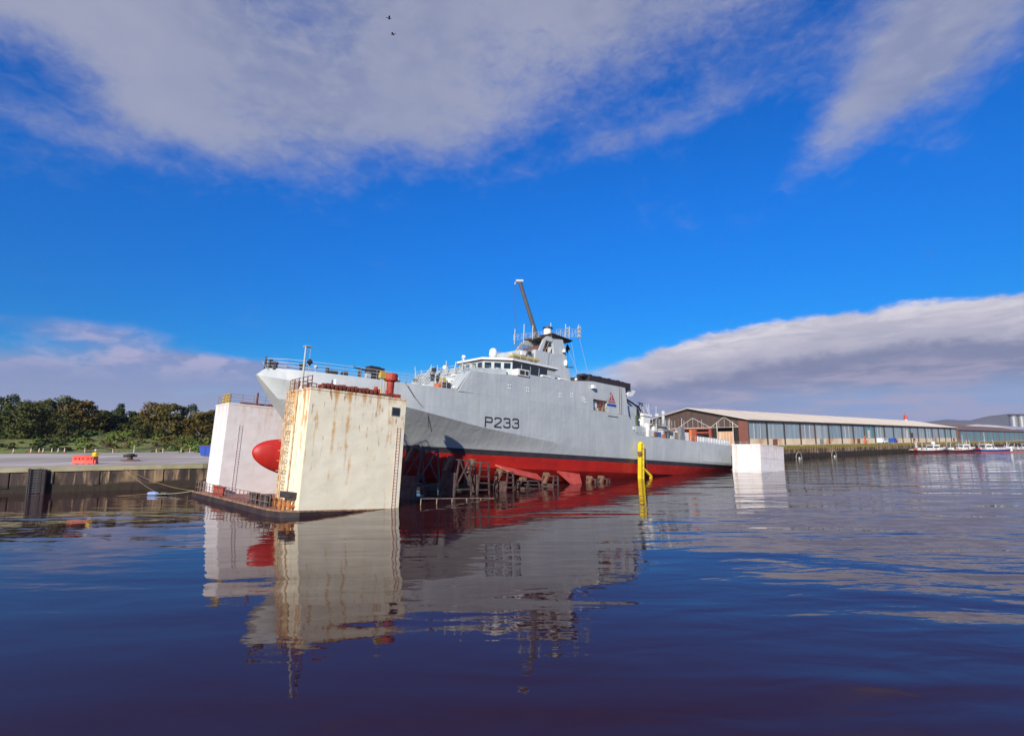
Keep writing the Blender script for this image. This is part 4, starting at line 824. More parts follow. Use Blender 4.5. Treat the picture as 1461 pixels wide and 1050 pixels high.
# skip
e=tag(empty('waste_skip',T3(-56.1,105.5,3.9,.35)),'bright blue steel skip standing on the quay behind the white tower','skip')
mb=MB(); mb.prism([(-2.0,-1,0.1),(1.8,-1,.1),(2.2,-1,1.85),(-2.4,-1,1.85)],[(-2.0,1,.1),(1.8,1,.1),(2.2,1,1.85),(-2.4,1,1.85)])
for q in (-1.4,-.5,.4,1.3): mb.box(q-.06,q+.06,-1.07,-1.0,.1,1.8)
mb.build('body',m_blue,e); mb=MB(); mb.box(-2.45,2.25,-1.08,1.08,1.8,1.92); mb.build('rim',m_blue,e); mb=MB(); mb.box(-2.2,2.0,-.85,.85,1.86,2.05); mb.build('load',m_rust,e)
# kerb markers and cones
m_cone=pm('cone_white',(.62,.55,.50),(.55,.42,.36),4,.6); m_cr=pm('cone_orange',(.55,.12,.05),None,3,.6)
CN=[(-106.5,119.8,'leftmost'),(-103.6,120.8,'second from the left'),(-102.2,121.2,'left of the tight pair'),(-101.6,121.5,'right of the tight pair'),(-100.1,122,'after the tight pair'),(-98.9,122.2,'last but one'),(-97.5,122.2,'last before the barriers')]
cp=None
for x,y,tx in CN:
    if cp is None:
        cp=empty('traffic_cone',T3(x,y,4.45)); mb=MB(); mb.box(-.28,.28,-.28,.28,0,.05); mb.lathe((0,0,.05),[(.2,0),(.15,.3)],10); mb.build('base',m_cr,cp); mb=MB(); mb.lathe((0,0,.35),[(.15,0),(.09,.55),(.05,.75)],10); mb.build('sleeve',m_cone,cp); c_=cp
    else: c_=dup(cp); c_.location=(x,y,4.45)
    tag(c_,'small pale traffic cone at the far grass edge, '+tx,'cone','pale cones along the grass edge')
PT=[(-93.1,122.2,1.1,'behind the orange barriers'),(-87,122.2,.9,'between the barriers and the bollard'),(-82.6,122.5,1.5,'tallest, behind the dark bollard'),(-77.7,122.5,.8,'second right of the bollard'),(-76.3,122.5,1.0,'midway between bollard and blue skip'),(-72.6,123,.9,'last but one before the skip'),(-70.8,123.2,1.0,'nearest the blue skip')]
for x,y,h_,tx in PT:
    c_=empty('marker_stake',T3(x,y,4.35)); mb=MB(); mb.tube((0,0,0),(0,0,h_),.09,.07,n=7); mb.build('stake',m_cone,c_); mb=MB(); mb.lathe((0,0,h_),[(.1,0),(.12,.05),(.08,.14)],7); mb.build('cap',m_cr,c_)
    tag(c_,'thin white marker stake at the grass edge, '+tx,'stake','marker stakes along the grass edge')
# mooring lines
def sag(a,b_,k,n=14):
    a=Vector(a);b_=Vector(b_); return [a.lerp(b_,i/n)-Vector((0,0,4*k*(i/n)*(1-i/n))) for i in range(n+1)]
bow=frame(0.2,27.2,DK+.1).translation
def rope(pts,r,label,mat_=m_rope,gr='mooring lines of the barge'):
    mb=MB(); mb.path(pts,r,n=5); o=mb.build('mooring_line',mat_); tag(o,label,'rope',gr); return o
fl=Vector((-42.2,66.5,.42))
rope(sag((-95,57,1.2),fl,.9),.022,'long thin tan rope low over the water from far left to the blue float')
rope(sag(fl,bow,.15),.03,'short pale green rope from the blue float up to the barge bow',pm('green_rope',(.35,.42,.30),None,3,.8))
rope(sag((-52.3,75,3.5),fl+Vector((.6,0,0)),.25),.025,'steep brown rope from the quay edge down to the float')
rope(sag((-52.3,75.2,3.5),bow,.6),.025,'slack rope from the quay edge straight to the barge bow corner')
mb=MB(); m4=Matrix.Rotation(.1,3,'Z'); mb.lathe((-.0,0,0),[(.05,-.7),(.22,-.5),(.25,0),(.22,.4),(.08,.7)],12,axis='x'); mb.lathe((1.3,0,0),[(.04,-.5),(.2,-.3),(.2,.3),(.05,.5)],10,mi=1,axis='x')
o=mb.build('mooring_float',[pm('float_blue',(.22,.30,.55),(.18,.25,.45),3,.5),m_dark]); o.location=fl; tag(o,'pale blue cylindrical float on the water where the ropes meet','float')
# ================================================================== TREES
GREENS=[((.040,.055,.014),(.085,.09,.022)),((.07,.066,.016),(.13,.10,.024)),((.026,.04,.013),(.05,.07,.02)),((.09,.075,.016),(.15,.10,.022))]
def leafmat(i):
    a,b_=GREENS[i]; m=pm('foliage',a,b_,.5,.8,spec=.2); return m
LM=[leafmat(i) for i in range(4)]; m_bark=pm('bark',(.10,.075,.055),(.2,.17,.14),3,.9)
def crown_mesh(mb,h_,w_,rr,n_cl,n_lf,conic=0,z0=.2,lf=.45):
    for c in range(n_cl):
        t_=rr.uniform(z0,1); wmax=w_*(1-conic*t_)*math.sqrt(max(.05,1-((t_-.5)/.62)**2)) if not conic else w_*(1.05-t_)
        a=rr.uniform(0,6.283); q=wmax*math.sqrt(rr.random())*.85; cx_,cy_,cz=q*math.cos(a),q*math.sin(a),h_*t_; cr=rr.uniform(.10,.19)*h_*(.7 if conic else 1)*(1.05-.35*t_)
        for l in range(n_lf):
            d_=Vector((rr.gauss(0,1),rr.gauss(0,1),rr.gauss(0,.8))).normalized()*cr*rr.uniform(.55,1.08); p=Vector((cx_,cy_,cz))+d_
            n_=(d_.normalized()+Vector((rr.uniform(-.7,.7),rr.uniform(-.7,.7),rr.uniform(-.3,.8)))).normalized(); u_=n_.orthogonal().normalized(); v_=n_.cross(u_); s=lf*rr.uniform(.5,1.2)
            mb.add([p-u_*s*.5-v_*s*.35,p+u_*s*.5-v_*s*.3,p+u_*s*.35+v_*s*.4,p-u_*s*.4+v_*s*.35],[(0,1,2,3)])
def tree_proto(seed,h_,w_,conic,li,ncl=30,nlf=75):
    rr=random.Random(seed); e=empty('tree',Matrix.Identity(4)); mb=MB(); mb.tube((0,0,-1),(.2,.1,h_*.55),.22,.12,n=7); mb.tube((.2,.1,h_*.55),(0,0,h_*.93),.12,.03,n=6)
    for k in range(7):
        a=rr.uniform(0,6.28); z=h_*rr.uniform(.2,.6); mb.tube((.1,0,z),(w_*.7*math.cos(a),w_*.7*math.sin(a),z+h_*.25),.09,.03,n=5)
    mb.build('trunk',m_bark,e); mb=MB(); crown_mesh(mb,h_,w_,rr,ncl,nlf,conic,.14); mb.build('crown',LM[li],e); return e
protos=[tree_proto(1,11,4.0,0,0,40),tree_proto(2,10,3.3,0,1,34),tree_proto(3,12,2.4,1,2,34,60),tree_proto(4,9.5,3.8,0,3,38),tree_proto(5,8,3.6,0,0,34),tree_proto(6,11.5,3.2,0,2,40)]
for p_ in protos: p_.name='tree'
def zg(x,y):
    for i in range(4):
        ax_,ay=PL[i][0],PL[i][1]; ex,ey=PL[i+1][0]-ax_,PL[i+1][1]-ay
        det=ex*.8+.6*ey; t_=((x-ax_)*.8+.6*(y-ay))/det; d_=(ex*(y-ay)-ey*(x-ax_))/det
        if 0<=t_<=1 and d_>=0: return zland(i,t_,d_)
    return 0
def at(px,Y): # ground point seen below the given picture column
    return (px-730.5)/793*Y*1.0*math.cos(0)
TR_=[(8,150,5,1.15,'tall dark tree at the left picture edge'),(30,143,0,1.0,'broad olive tree second from the left edge'),(50,138,4,1.25,'bulky low branching tree in front at the left'),(68,158,1,1.2,'yellowish green tree with a peaked crown above the left cones'),(92,154,0,1.15,'rounded green tree above the orange barriers, left side'),(118,156,3,1.25,'ochre tinted tree directly above the orange barriers'),
     (142,168,4,1.1,'low dark tree right of the ochre tree'),(175,165,2,.92,'narrow conical tree standing alone in the middle of the tree line'),(160,172,5,.8,'dark tree left of the conical one'),(196,168,4,1.05,'low bushy tree in the dip of the tree line'),(206,148,4,.72,'dark round bush like tree on the slope'),(226,160,3,1.2,'golden green tree right of the dip'),(247,156,1,1.15,'brownish tree with visible pale trunk above the bank'),(268,160,5,1.0,'slim dark tree left of the white tower'),(288,158,3,1.0,'olive tree nearest the white tower'),(306,164,1,1.0,'tree half hidden behind the white tower'),(330,166,0,1.0,'tree showing just behind the white tower railing'),(-30,150,0,1.1,'tree past the left picture edge'),(100,140,4,.8,'dark shrubby tree low on the slope behind the barriers')]
used=set()
for px,Y,k,s,lb in TR_:
    D_=Vector((0,0,0)); dxp=(px-730.5)/793; den=math.cos(PIT)+.14*math.sin(PIT)*0; x=dxp*Y*1.005
    if k in used: t_=dup(protos[k])
    else: t_=protos[k]; used.add(k)
    t_.location=(x,Y,zg(x,Y)-.3); t_.scale=(s*1.1,s*1.1,s*.80); t_.rotation_euler=(0,0,px*.7); tag(t_,lb,'tree','trees along the top of the left bank')
# wood behind as one mass
rr=random.Random(99); mb=MB()
for k in range(330):
    px=rr.uniform(-260,420); Y=rr.uniform(168,215); x=(px-730.5)/793*Y; z=zg(x,Y); hh=rr.uniform(5.8,8.8)*(1.0 if px<130 else .85); r0=rr.uniform(1.8,3.0)
    for l in range(150):
        d_=Vector((rr.gauss(0,1),rr.gauss(0,1),rr.gauss(0,1))).normalized(); q=rr.uniform(.6,1.05)
        p=Vector((x,Y,z+hh*.55))+Vector((d_.x*r0*q,d_.y*r0*q,d_.z*hh*.47*q)); u_=Vector((rr.uniform(-1,1),rr.uniform(-1,1),rr.uniform(-.4,.4))).normalized(); v_=u_.cross(Vector((rr.uniform(-.5,.5),rr.uniform(-.5,.5),1))).normalized(); s=.75*rr.uniform(.5,1.2)
        mb.add([p-u_*s*.5-v_*s*.4,p+u_*s*.5-v_*s*.35,p+u_*s*.35+v_*s*.4,p-u_*s*.4+v_*s*.35],[(0,1,2,3)],rr.choice((0,0,1,2,2,3)))
tag(mb.build('wood',LM),'dense mixed wood behind the row of trees','wood',kind='stuff')
# undergrowth on the bank
mb=MB()
for k in range(620):
    px=rr.uniform(-60,345); Y=rr.uniform(124,162); 
    if px>105 and px<300 and Y<146 and rr.random()<.6: continue
    x=(px-730.5)/793*Y; z=zg(x,Y); r0=rr.uniform(.5,1.5)*(1 if Y>130 else .55)
    mi=rr.choice((0,1,3,4,4,4)) if px>110 else rr.choice((0,2,2,0,4))
    for l in range(42):
        d_=Vector((rr.gauss(0,1),rr.gauss(0,1),abs(rr.gauss(0,1)))).normalized()*r0*rr.uniform(.5,1.05); p=Vector((x,Y,z))+Vector((d_.x*1.3,d_.y,d_.z*1.1)); u_=Vector((rr.uniform(-1,1),rr.uniform(-1,1),rr.uniform(-.4,.6))).normalized(); v_=u_.orthogonal(); s=.42*rr.uniform(.5,1.2)
        mb.add([p-u_*s*.5-v_*s*.4,p+u_*s*.5-v_*s*.35,p+u_*s*.35+v_*s*.4,p-u_*s*.4+v_*s*.35],[(0,1,2,3)],mi)
tag(mb.build('undergrowth',LM+[pm('fresh_green',(.13,.19,.02),(.09,.13,.02),1,.8)]),'rough green and brown scrub covering the left bank','undergrowth',kind='stuff')
# ================================================================== LONG SHED
SH=R(39.6); BAY=13.3; NB=20; LN=NB*BAY; GZ=4.3; EV=13.1; RG=17.9; WD_=44.4
shed=tag(empty('long_shed',T3(80,190,GZ,SH)),'very long quayside shed with cream roof, pale blue panels and brown gable','shed')
m_roof=pm('pale_roof_sheet',(.80,.70,.54),(.68,.58,.44),.3,.85,st=(1,.1,1),bump=.4,bs=3,bst=(1,.05,.05))
m_brown=pm('brown_cladding',(.085,.055,.045),(.06,.04,.035),.5,.7,st=(1,3,.1)); m_brick=pm('red_brick',(.20,.075,.05),(.15,.055,.04),2,.85)
m_cream=pm('cream_block',(.66,.55,.38),(.55,.44,.30),.25,.8,c3=(.5,.28,.15),s3=.12,lo3=.52,hi3=.62)
m_pane=pm('blue_panel',(.20,.28,.33),(.27,.33,.36),.25,.5,st=(1,1,.3),c3=(.13,.19,.25),s3=.6,st3=(1,1,.05),lo3=.5,hi3=.7)
m_wframe=pm('cream_frame',(.62,.58,.50),None,2,.6); m_redst=pm('red_steel',(.34,.075,.035),(.22,.05,.03),2,.7); m_void=pm('dark_interior',(.02,.014,.012),None,1,.9)
h1=EV-GZ; h2=RG-GZ
mb=MB(); ov=1.2
mb.prism([(-ov,-.9,h1-.1),(-ov,WD_/2,h2),(-ov,WD_+.9,h1-.1),(-ov,WD_+.9,h1+.15),(-ov,WD_/2,h2+.28),(-ov,-.9,h1+.15)],[(LN+.5,-.9,h1-.1),(LN+.5,WD_/2,h2),(LN+.5,WD_+.9,h1-.1),(LN+.5,WD_+.9,h1+.15),(LN+.5,WD_/2,h2+.28),(LN+.5,-.9,h1+.15)]); mb.build('roof',m_roof,shed)
mb=MB(); mb.box(.2,LN,.02,.5,h1-.75,h1-.12); mb.box(-.5,LN,-.8,-.65,h1-.5,h1-.12); mb.build('eaves_beam',m_dark,shed)
mb=MB(); mb.box(0,LN,.05,.5,-.3,2.3); mb.build('lower_wall',m_cream,shed)
mb=MB(); mb.box(0.3,LN-.3,WD_-.4,WD_,-.3,h1-.2); mb.box(LN-.5,LN-.1,.5,WD_-.4,-.3,h1-.3); mb.prism([(LN-.5,.6,h1-.3),(LN-.5,WD_-.6,h1-.3),(LN-.5,WD_/2,h2-.3)],[(LN-.1,.6,h1-.3),(LN-.1,WD_-.6,h1-.3),(LN-.1,WD_/2,h2-.3)]); mb.build('rear_wall',m_brown,shed)
PNS=[m_pane,pm('blue_panel_b',(.25,.32,.35),(.19,.26,.30),.3,.5,st=(1,1,.2),c3=(.35,.38,.38),s3=.5,st3=(1,1,.05),lo3=.5,hi3=.6),pm('grey_panel',(.28,.31,.34),(.20,.24,.28),.4,.5,st=(1,1,.1)),pm('teal_panel',(.08,.20,.24),(.10,.24,.28),.4,.5)]
for i in range(NB):
    x0=i*BAY+(3.6 if i==0 else .4)-.0
    if i==0: pass
    mb=MB(); mb.box(i*BAY+.35,(i+1)*BAY-.35,.12,.3,2.32,h1-.76); f_=mb.build('wall_panel',PNS[(0,1,0,2,1,0,2,0,3,1)[i%10]],shed)
    mb=MB()
    for q in (.33,.66): mb.box(i*BAY+BAY*q-.07,i*BAY+BAY*q+.07,.04,.118,2.32,h1-.76)
    mb.build('mullion',m_pane if i%3 else m_wframe,f_)
for i in range(NB+1):
    mb=MB(); mb.box(i*BAY-.32,i*BAY+.32,-.25,.04,-.2,h1-.6); mb.build('post',m_dark if i%4 else m_brown,shed)
rs=random.Random(5)
for i in range(NB):
    if rs.random()<.5:
        mb=MB(); x=i*BAY+rs.uniform(1.5,9); mb.box(x,x+rs.uniform(2,3.4),.0,.11,2.4,rs.uniform(4.5,7.5)); mb.build('patch_panel',(m_wframe,m_dark,m_pane,m_cream)[i%4],shed)
    if i%2==0:
        mb=MB(); mb.tube((i*BAY+.55,-.12,-.2),(i*BAY+.55,-.12,h1-.5),.09,n=5); mb.build('downpipe',m_steel,shed)
    if i%3==1:
        mb=MB(); mb.box(i*BAY+4,i*BAY+7.5,-.05,.04,-.25,2.15); mb.build('roller_door',(m_steel,m_brick)[i%2],shed)
for k in range(1,27):
    mb=MB(); x=k*BAY*.75; mb.prism([(x,-.9,h1+.16),(x,WD_/2,h2+.29),(x,WD_/2,h2+.36),(x,-.9,h1+.23)],[(x+.3,-.9,h1+.16),(x+.3,WD_/2,h2+.29),(x+.3,WD_/2,h2+.36),(x+.3,-.9,h1+.23)]); mb.build('roof_rib',m_roof,shed)
# gable end
mb=MB(); gy=.6
mb.prism([(0,gy,6.3),(0,WD_-gy,6.3),(0,WD_-gy,h1-.15),(0,WD_/2,h2-.05),(0,gy,h1-.15)],[(.4,gy,6.3),(.4,WD_-gy,6.3),(.4,WD_-gy,h1-.15),(.4,WD_/2,h2-.05),(.4,gy,h1-.15)]); mb.build('gable',m_brown,shed)
mb=MB(); mb.box(2.5,2.6,.6,WD_-.5,-.3,6.3); mb.build('recess_back',m_void,shed)
mb=MB(); mb.box(-.35,.42,-.2,3.2,-.3,h1-.2); mb.build('brick_end',m_brick,shed)
mb=MB()
v1=[(0,2.0),(6.3,2.0)]
def bb(y0,z0,y1,z1,r=.16): mb.bar((-.35,y0,z0),(-.35,y1,z1),r)
for yc,yl,yr in ((8.3,3.2,13.7),(20.8,13.7,27.5),):
    zt=10.0; zl=6.4
    bb(yc,zt,yl,zl); bb(yc,zt,yr,zl)
    for q in (-4.2,-2.1,0,2.1,4.2): 
        yy=yc+q; zq=zt-(zt-zl)*abs(q)/((yc-yl) if q<0 else (yr-yc)); bb(yy,6.3,yy,zq,.07)
    bb(yl,6.35,yr,6.35,.12)
for yy in (5.2,11.2): bb(yy,-.3,yy,8.2,.2)
for yy in (17.2,24.5,28.5,31.5): bb(yy,6.3,yy,9.4,.08)
bb(13.7,6.4,WD_-1,6.4,.2)
mb.bar((-.4-ov,-.9,h1),(-.4-ov,WD_/2,h2+.12),.17); mb.bar((-.4-ov,WD_+.9,h1),(-.4-ov,WD_/2,h2+.12),.17)
mb.build('white_frame',m_wframe,shed)
mb=MB()
for yy in (14,20,26,32,38): mb.box(-.5,.1,yy-.45,yy+.45,-.3,6.2)
mb.box(-.4,.0,13.5,40,4.4,5.0); mb.box(-.3,.1,13.5,40,5.8,6.2); mb.build('red_columns',m_redst,shed)
mb=MB(); mb.box(-.1,.1,5.5,11.0,-.3,4.9); 
for q in range(5): mb.box(-.16,-.1,5.7+q*1.1,5.8+q*1.1,-.2,4.8,1)
mb.build('gable_door',[m_cream,m_wframe],shed)
mb=MB(); mb.box(.0,.12,3.3,5.0,-.3,6.2); mb.box(0,.12,11.4,13.4,-.3,6.2); mb.build('gable_infill',m_void,shed)
# second brown shed and pale hall beyond
b2=tag(empty('brown_roof_shed',T3(80+.7705*300,190+.6374*300,GZ,SH)),'lower shed with rusty brown roof beyond the long cream roof','shed')
mb=MB(); mb.prism([(-30,-1,7.4),(-30,20,12.2),(-30,41,7.4)],[(230,-1,7.4),(230,20,12.2),(230,41,7.4)]); mb.build('roof',pm('brown_roof',(.22,.13,.085),(.17,.10,.07),.1,.8),b2)
mb=MB(); mb.box(-29.5,229,0,40,-.3,7.3); mb.build('wall',pm('teal_wall',(.13,.24,.27),(.10,.19,.22),.1,.6,st=(1,1,.1)),b2)
mb=MB(); mb.box(-30,-26,-.3,0,-.3,7.3)
for q in range(12): mb.box(-10+q*20,-9+q*20,-.2,-.01,-.3,7.3)
mb.build('piers',m_brick,b2)
e=tag(empty('pale_hall',T3(560,610,4,SH)),'pale grey hall with low curved roof at the far right behind the boats','hall')
mb=MB(); mb.box(-60,150,0,60,0,11); mb.build('wall',pm('pale_clad',(.5,.52,.58),None,.1,.6),e); mb=MB(); mb.prism([(-61,-1,11),(-61,15,15.5),(-61,30,17),(-61,45,15.5),(-61,61,11)],[(151,-1,11),(151,15,15.5),(151,30,17),(151,45,15.5),(151,61,11)]); mb.build('roof',pm('pale_roof',(.42,.42,.46),None,.1,.6),e)
e=tag(empty('silo_tower',T3(640,708,4,0)),'twin grey cylindrical silos on the skyline at far right','silo')
mb=MB(); mb.lathe((-5,0,0),[(4.2,0),(4.2,29),(3,30.5)],16); mb.build('silo',m_steel,e); mb=MB(); mb.lathe((5,0,0),[(4.2,0),(4.2,29),(3,30.5)],16); mb.build('silo',m_steel,e); mb=MB(); mb.box(-10,10,-2,2,30.2,31.5); mb.build('walkway',m_dark,e)
e=tag(empty('radio_mast',T3(296,420,4.3,0)),'small red and white mast poking above the shed roof','mast')
mb=MB(); mb.tube((0,0,0),(0,0,16.5),1.1,1.0,n=8); mb.build('white_base',m_white,e); mb=MB(); mb.tube((0,0,16.5),(0,0,19.5),1.3,1.1,n=8); mb.tube((0,0,19.5),(0,0,22.5),.25,.1,n=6); mb.build('red_top',pm('mast_red',(.55,.06,.05),None,3,.6),e)
# quay clutter on the right
def qp(t_,o_): return (84.2+.766*t_-.643*o_,174+.643*t_+.766*o_)
def van(t_,o_,label,bm,L_=5.2):
    x,y=qp(t_,o_); e=tag(empty('parked_van',T3(x,y,4.33,SH)),label,'van','vans parked on the shed quay')
    mb=MB(); mb.prism([(-L_/2,-1,.35),(L_/2,-1,.35),(L_/2,-1,1.1),(L_/2-1,-1,1.3),(L_/2-1.7,-1,2.2),(-L_/2,-1,2.25)],[(-L_/2,1,.35),(L_/2,1,.35),(L_/2,1,1.1),(L_/2-1,1,1.3),(L_/2-1.7,1,2.2),(-L_/2,1,2.25)]); mb.build('body',bm,e)
    mb=MB(); mb.prism([(L_/2-1.15,-1.02,1.35),(L_/2-1.75,-1.02,2.05),(L_/2-2.6,-1.02,2.05),(L_/2-2.6,-1.02,1.35)],[(L_/2-1.15,1.02,1.35),(L_/2-1.75,1.02,2.05),(L_/2-2.6,1.02,2.05),(L_/2-2.6,1.02,1.35)]); mb.build('window',m_glass,e)
    for a in (-L_/2+1,L_/2-1):
        for b_ in (-1,1): mb=MB(); mb.tube((a,b_*.8,.36),(a,b_*1.03,.36),.36,n=12); mb.build('wheel',m_black,e)
van(102,4,'white van nearest the orange crane frame on the shed quay',m_white); van(110,6,'white van parked in the middle of the three',m_white,6); van(117,4,'blue sided van at the right end of the three',m_blue,4.6)
x,y=qp(76,2); e=tag(empty('orange_hoist',T3(x,y,4.33,SH)),'small orange hoist frame at the edge of the shed quay','hoist')
mb=MB(); mb.bar((-1,0,0),(-.2,0,3.2),.15); mb.bar((1,0,0),(.2,0,3.2),.15); mb.bar((-.9,0,.2),(.9,0,.2),.15); mb.bar((0,0,3.1),(3.4,-.5,3.7),.14); mb.build('frame',m_cr,e); mb=MB(); mb.cbox((0,0,.9),(1.4,1,1)); mb.build('machine',m_orange,e)
e=tag(empty('mobile_crane',T3(10.5,131,4.2,R(95))),'slim telescopic crane boom rising behind the ship, pale head at the top','crane')
mb=MB(); mb.box(-5,5,-1.35,1.35,.7,1.9); mb.build('carrier',m_ochre,e)
for a in (-4,-2.2,2.2,4):
    for b_ in (-1.1,1.1): mb=MB(); mb.tube((a,b_-.25,.7),(a,b_+.25,.7),.7,n=14); mb.build('wheel',m_black,e)
mb=MB(); mb.box(-2.5,1.5,-1.2,1.2,1.95,3.4); mb.build('cab',m_ochre,e)
bs=Vector((0,0,3.2)); 
M0=e.matrix_world.inverted(); p0=M0@Vector((12.9,130.6,7.4)); p1=M0@Vector((1.9,126,43.3)); mid=p0.lerp(p1,.52)
mb=MB(); mb.tube(p0,mid,.78,.70,n=8); mb.tube(mid,mid+(p1-p0)*.01,.8,.8,n=8,mi=1); mb.tube(mid,p1,.5,.45,n=8,mi=2); mb.build('boom',[pm('boom_grey',(.05,.045,.045),None,1,.5),m_black,pm('boom_grey2',(.09,.085,.085),None,1,.5)],e)
mb=MB(); mb.cbox(p1,(.9,1.7,.5)); mb.tube(p1+Vector((0,1,-.3)),p1+Vector((0,1,-.8)),.2,n=6); mb.build('boom_head',m_lgrey,e)
mb=MB(); q=p1+Vector((.0,.9,-.3)); mb.tube(q,q-Vector((0,0,20)),.03,n=4); mb.tube(q+Vector((0,.25,0)),q+Vector((0,.25,-20)),.03,n=4); mb.tube(q-Vector((0,0,20)),q-Vector((0,0,20.8)),.18,n=6); mb.build('hoist_rope',m_dark,e)
# ================================================================== BOATS
def boat(x,y,a,Ln,bm,hullc,antif,deckc,label,kind):
    e=tag(empty('fishing_boat',T3(x,y,.15,a)),label,'boat','workboats moored beyond the shed quay')
    st_=[(-.5,.75,1.5),(-.35,.95,1.35),(-.1,1,1.3),(.2,.95,1.5),(.38,.6,1.9),(.5,.04,2.4)]
    def hl(z0f,z1f,mat_,nm):
        mb=MB(); V=[]
        for t_,b_,sh in st_:
            for sg in (-1,1):
                V.append((t_*Ln*(.94+.06*z0f),sg*b_*bm/2*(.8+.2*z0f),-.6+(sh+.6)*z0f)); V.append((t_*Ln*(.94+.06*z1f),sg*b_*bm/2*(.8+.2*z1f),-.6+(sh+.6)*z1f))
        F=[]
        for i in range(5): q=i*4; F+=[(q,q+4,q+5,q+1),(q+2,q+3,q+7,q+6)]
        F.append((0,1,3,2)); F.append((20,22,23,21)); mb.add(V,F); mb.build(nm,mat_,e)
    hl(0,.5,antif,'lower_hull'); hl(.5,1,hullc,'hull')
    mb=MB(); V=[(t_*Ln,sg*b_*bm/2,sh-.25) for t_,b_,sh in st_ for sg in (-1,1)]; mb.add(V,[(i*2,i*2+2,i*2+3,i*2+1) for i in range(5)]); mb.build('deck',deckc,e)
    mb=MB()
    for (t0,b0,s0),(t1,b1,s1) in zip(st_,st_[1:]):
        for sg in (-1,1): mb.tube((t0*Ln,sg*b0*bm/2,s0+.05),(t1*Ln,sg*b1*bm/2,s1+.05),.12,n=5)
    mb.build('gunwale',m_white,e)
    wx=.12*Ln if kind!=2 else -.25*Ln
    mb=MB(); mb.box(wx-1.6,wx+1.6,-bm*.3,bm*.3,1.0,3.4); mb.box(wx-1.9,wx+1.9,-bm*.34,bm*.34,3.4,3.6); wh=mb.build('wheelhouse',m_white,e)
    mb=MB(); mb.box(wx-1.3,wx+1.3,-bm*.3-.03,-bm*.3-.005,2.3,3.0); mb.box(wx-1.625,wx-1.605,-bm*.25,bm*.25,2.3,3.0); mb.build('window',m_glass,wh)
    mb=MB(); mb.tube((wx,0,3.5),(wx,0,6.5+kind),.09,n=6); mb.tube((wx-.8,0,5),(wx+.8,0,5),.05,n=4); mb.tube((-.4*Ln,0,1.2),(-.4*Ln,0,4.6),.09,n=6); mb.tube((-.4*Ln,0,4.4),(wx,0,5.5),.03,n=4); mb.build('mast',m_lgrey,e)
    mb=MB(); rr=random.Random(int(Ln*10))
    for i in range(14): q=rr.uniform(-.45,.35)*Ln; mb.cbox((q,rr.uniform(-.3,.3)*bm,1.5),(rr.uniform(.5,1.3),rr.uniform(.5,1),rr.uniform(.5,1.9)),(0,0,2,0,1,0,3)[i%7])
    for i in range(6): q=rr.uniform(-.45,.4)*Ln; mb.tube((q,0,1.2),(q+rr.uniform(-1,1),0,rr.uniform(3,5.5)),.07,n=4)
    mb.rail([(-.48*Ln,-bm*.36,1.4),(.25*Ln,-bm*.46,1.5)],.9,1.3,.04,2,0); mb.build('deck_gear',[m_white,m_rustred,m_dark,m_orange],e)
    if kind==0: mb=MB(); mb.lathe((wx+.2,0,3.6),[(.3,0),(.7,.3),(.75,.8),(.4,1.2)],12); mb.build('radome',m_white,e)
    if kind==3: mb=MB(); mb.box(wx-.9,wx+.9,-.9,.9,3.6,5.1); mb.build('funnel',m_rustred,e)
    return e
m_maroon=pm('maroon',(.14,.03,.035),None,1,.6)
m_dhull=pm('dark_maroon_hull',(.05,.02,.03),None,1,.5); m_nblue=pm('navy_hull',(.03,.045,.22),None,1,.5); m_sal=pm('salmon_antifoul',(.45,.12,.10),None,1,.6)
boat(172,232,R(14),17,5.0,m_dhull,m_maroon,m_lgrey,'dark maroon workboat with white rail, first boat from the shed quay',0)
boat(188.5,237,R(12),16,4.8,m_dhull,m_maroon,m_lgrey,'second dark hulled boat with white wheelhouse, left of the blue boat',1)
boat(205,239,R(8),18,5.4,m_nblue,m_sal,m_lgrey,'navy blue boat with salmon pink waterline band',2)
boat(224,246,R(5),20,6,pm('grey_hull',(.16,.15,.17),None,1,.5),m_sal,m_lgrey,'grey boat with red funnel at the right picture edge',3)
# white fenders at the right wall foot
for tq,tx in ((8,'nearest the white stern tower'),(36,'farther along the mossy wall')):
    x,y=qp(tq,-.75); e=tag(empty('outfall',T3(x,y,0,SH)),'arched outfall at the foot of the mossy wall, '+tx,'outfall','outfalls at the foot of the mossy wall')
    mb=MB(); 
    for i in range(8):
        a0,a1=math.pi*i/8,math.pi*(i+1)/8; mb.bar((2*math.cos(a0),0,.3+2*math.sin(a0)),(2*math.cos(a1),0,.3+2*math.sin(a1)),.22)
    mb.build('arch',pm('stone_grey',(.28,.26,.22),None,2,.8),e); mb=MB(); mb.ball((-.4,-.3,.25),.5,.3,.45); mb.ball((.5,-.3,.1),.9,.3,.25); mb.build('debris',m_lgrey,e)
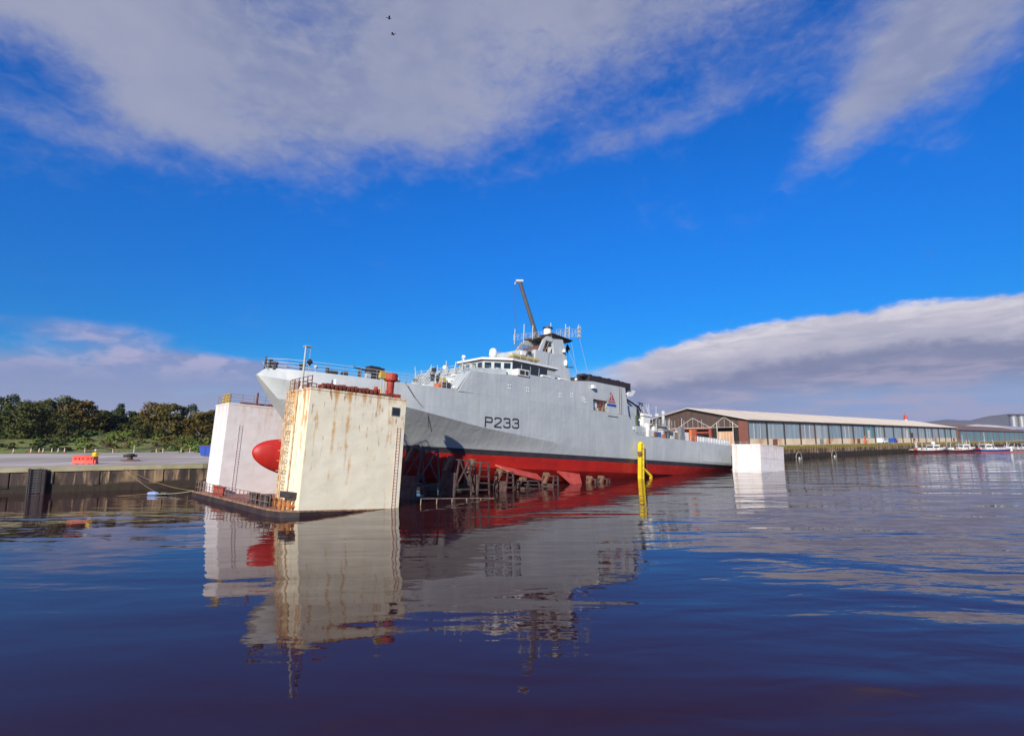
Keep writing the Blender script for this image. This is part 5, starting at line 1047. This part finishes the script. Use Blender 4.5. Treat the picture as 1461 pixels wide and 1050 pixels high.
# hills
def ridge(name,pts,yoff,mat_):
    mb=MB(); V=[];n=len(pts)
    for x,y,z in pts: V+=[(x,y,-5),(x*.985+0,y*.985,z*.45),(x,y,z),(x*1.15,y*1.15,z*.6),(x*1.3,y*1.3,-5)]
    mb.add(V,[(i*5+k,(i+1)*5+k,(i+1)*5+k+1,i*5+k+1) for i in range(n-1) for k in range(4)]); struct(mb.build(name,mat_,smooth=True))
m_hill=pm('hill_ground',(.04,.05,.05),(.07,.065,.055),.002,.95)
ridge('hills',[(900,5600,40),(1500,5400,70),(2300,5200,90),(2900,5000,105),(3300,5000,126),(3507,5000,138),(3697,5000,155),(3888,5000,178),(4000,5000,170),(4100,5000,168),(4270,5000,205),(4460,5000,224),(4600,5000,222),(5000,4800,260),(5600,4500,230),(6500,4000,150)],0,m_hill)
ridge('hills',[(-6000,4200,60),(-4500,5000,90),(-3000,5400,70),(-1200,5600,60),(200,5600,50),(900,5600,40)],0,m_hill)
hzb=MB(); hzb.box(-9500,10500,-700,10200,-9,330); hzo=hzb.build('haze',bpy.data.materials.new('haze_air')); hzo['kind']='stuff'
hm=hzo.data.materials[0]; hm.use_nodes=True; hm.node_tree.nodes.clear(); pv=hm.node_tree.nodes.new('ShaderNodeVolumePrincipled'); ho=hm.node_tree.nodes.new('ShaderNodeOutputMaterial')
pv.inputs['Density'].default_value=.00006; pv.inputs['Color'].default_value=(.62,.64,.86,1); hm.node_tree.links.new(pv.outputs[0],ho.inputs['Volume'])
# birds
def bird(x,y,z,a,sp,label):
    e=tag(empty('bird',T3(x,y,z,a)),label,'bird','two birds in flight')
    mb=MB(); n=8; V=[]
    prof=[(-.26,.005,.0),(-.2,.03,0),(-.08,.06,0),(.06,.065,0),(.16,.045,.01),(.22,.03,.02),(.28,.006,.015)]
    mb.lathe((0,0,0),[(r_,x_) for x_,r_,z_ in prof],8,axis='x')
    for sg in (-1,1):
        w_=[(.08,sg*.04,.02),(.12,sg*.28*sp,.12),(.02,sg*.52*sp,.06),(-.08,sg*.3*sp,.09),(-.08,sg*.04,.02)]
        mb.prism(w_,[(a_,b_,c-.015) for a_,b_,c in w_])
    mb.prism([(-.2,-.02,0),(-.2,.02,0),(-.38,.06,0),(-.38,-.06,0)],[(-.2,-.02,-.01),(-.2,.02,-.01),(-.38,.06,-.01),(-.38,-.06,-.01)]); mb.build('body',m_soot,e,smooth=False)
bird(-14.3,60,56.1,.3,.75,'upper dark bird gliding high in the sky'); bird(-13.8,60,54,2.9,.6,'lower dark bird with wings half folded, just under the other')
# render settings are left to the renderer
sc.cycles.max_bounces=8; sc.cycles.glossy_bounces=5; sc.cycles.diffuse_bounces=3
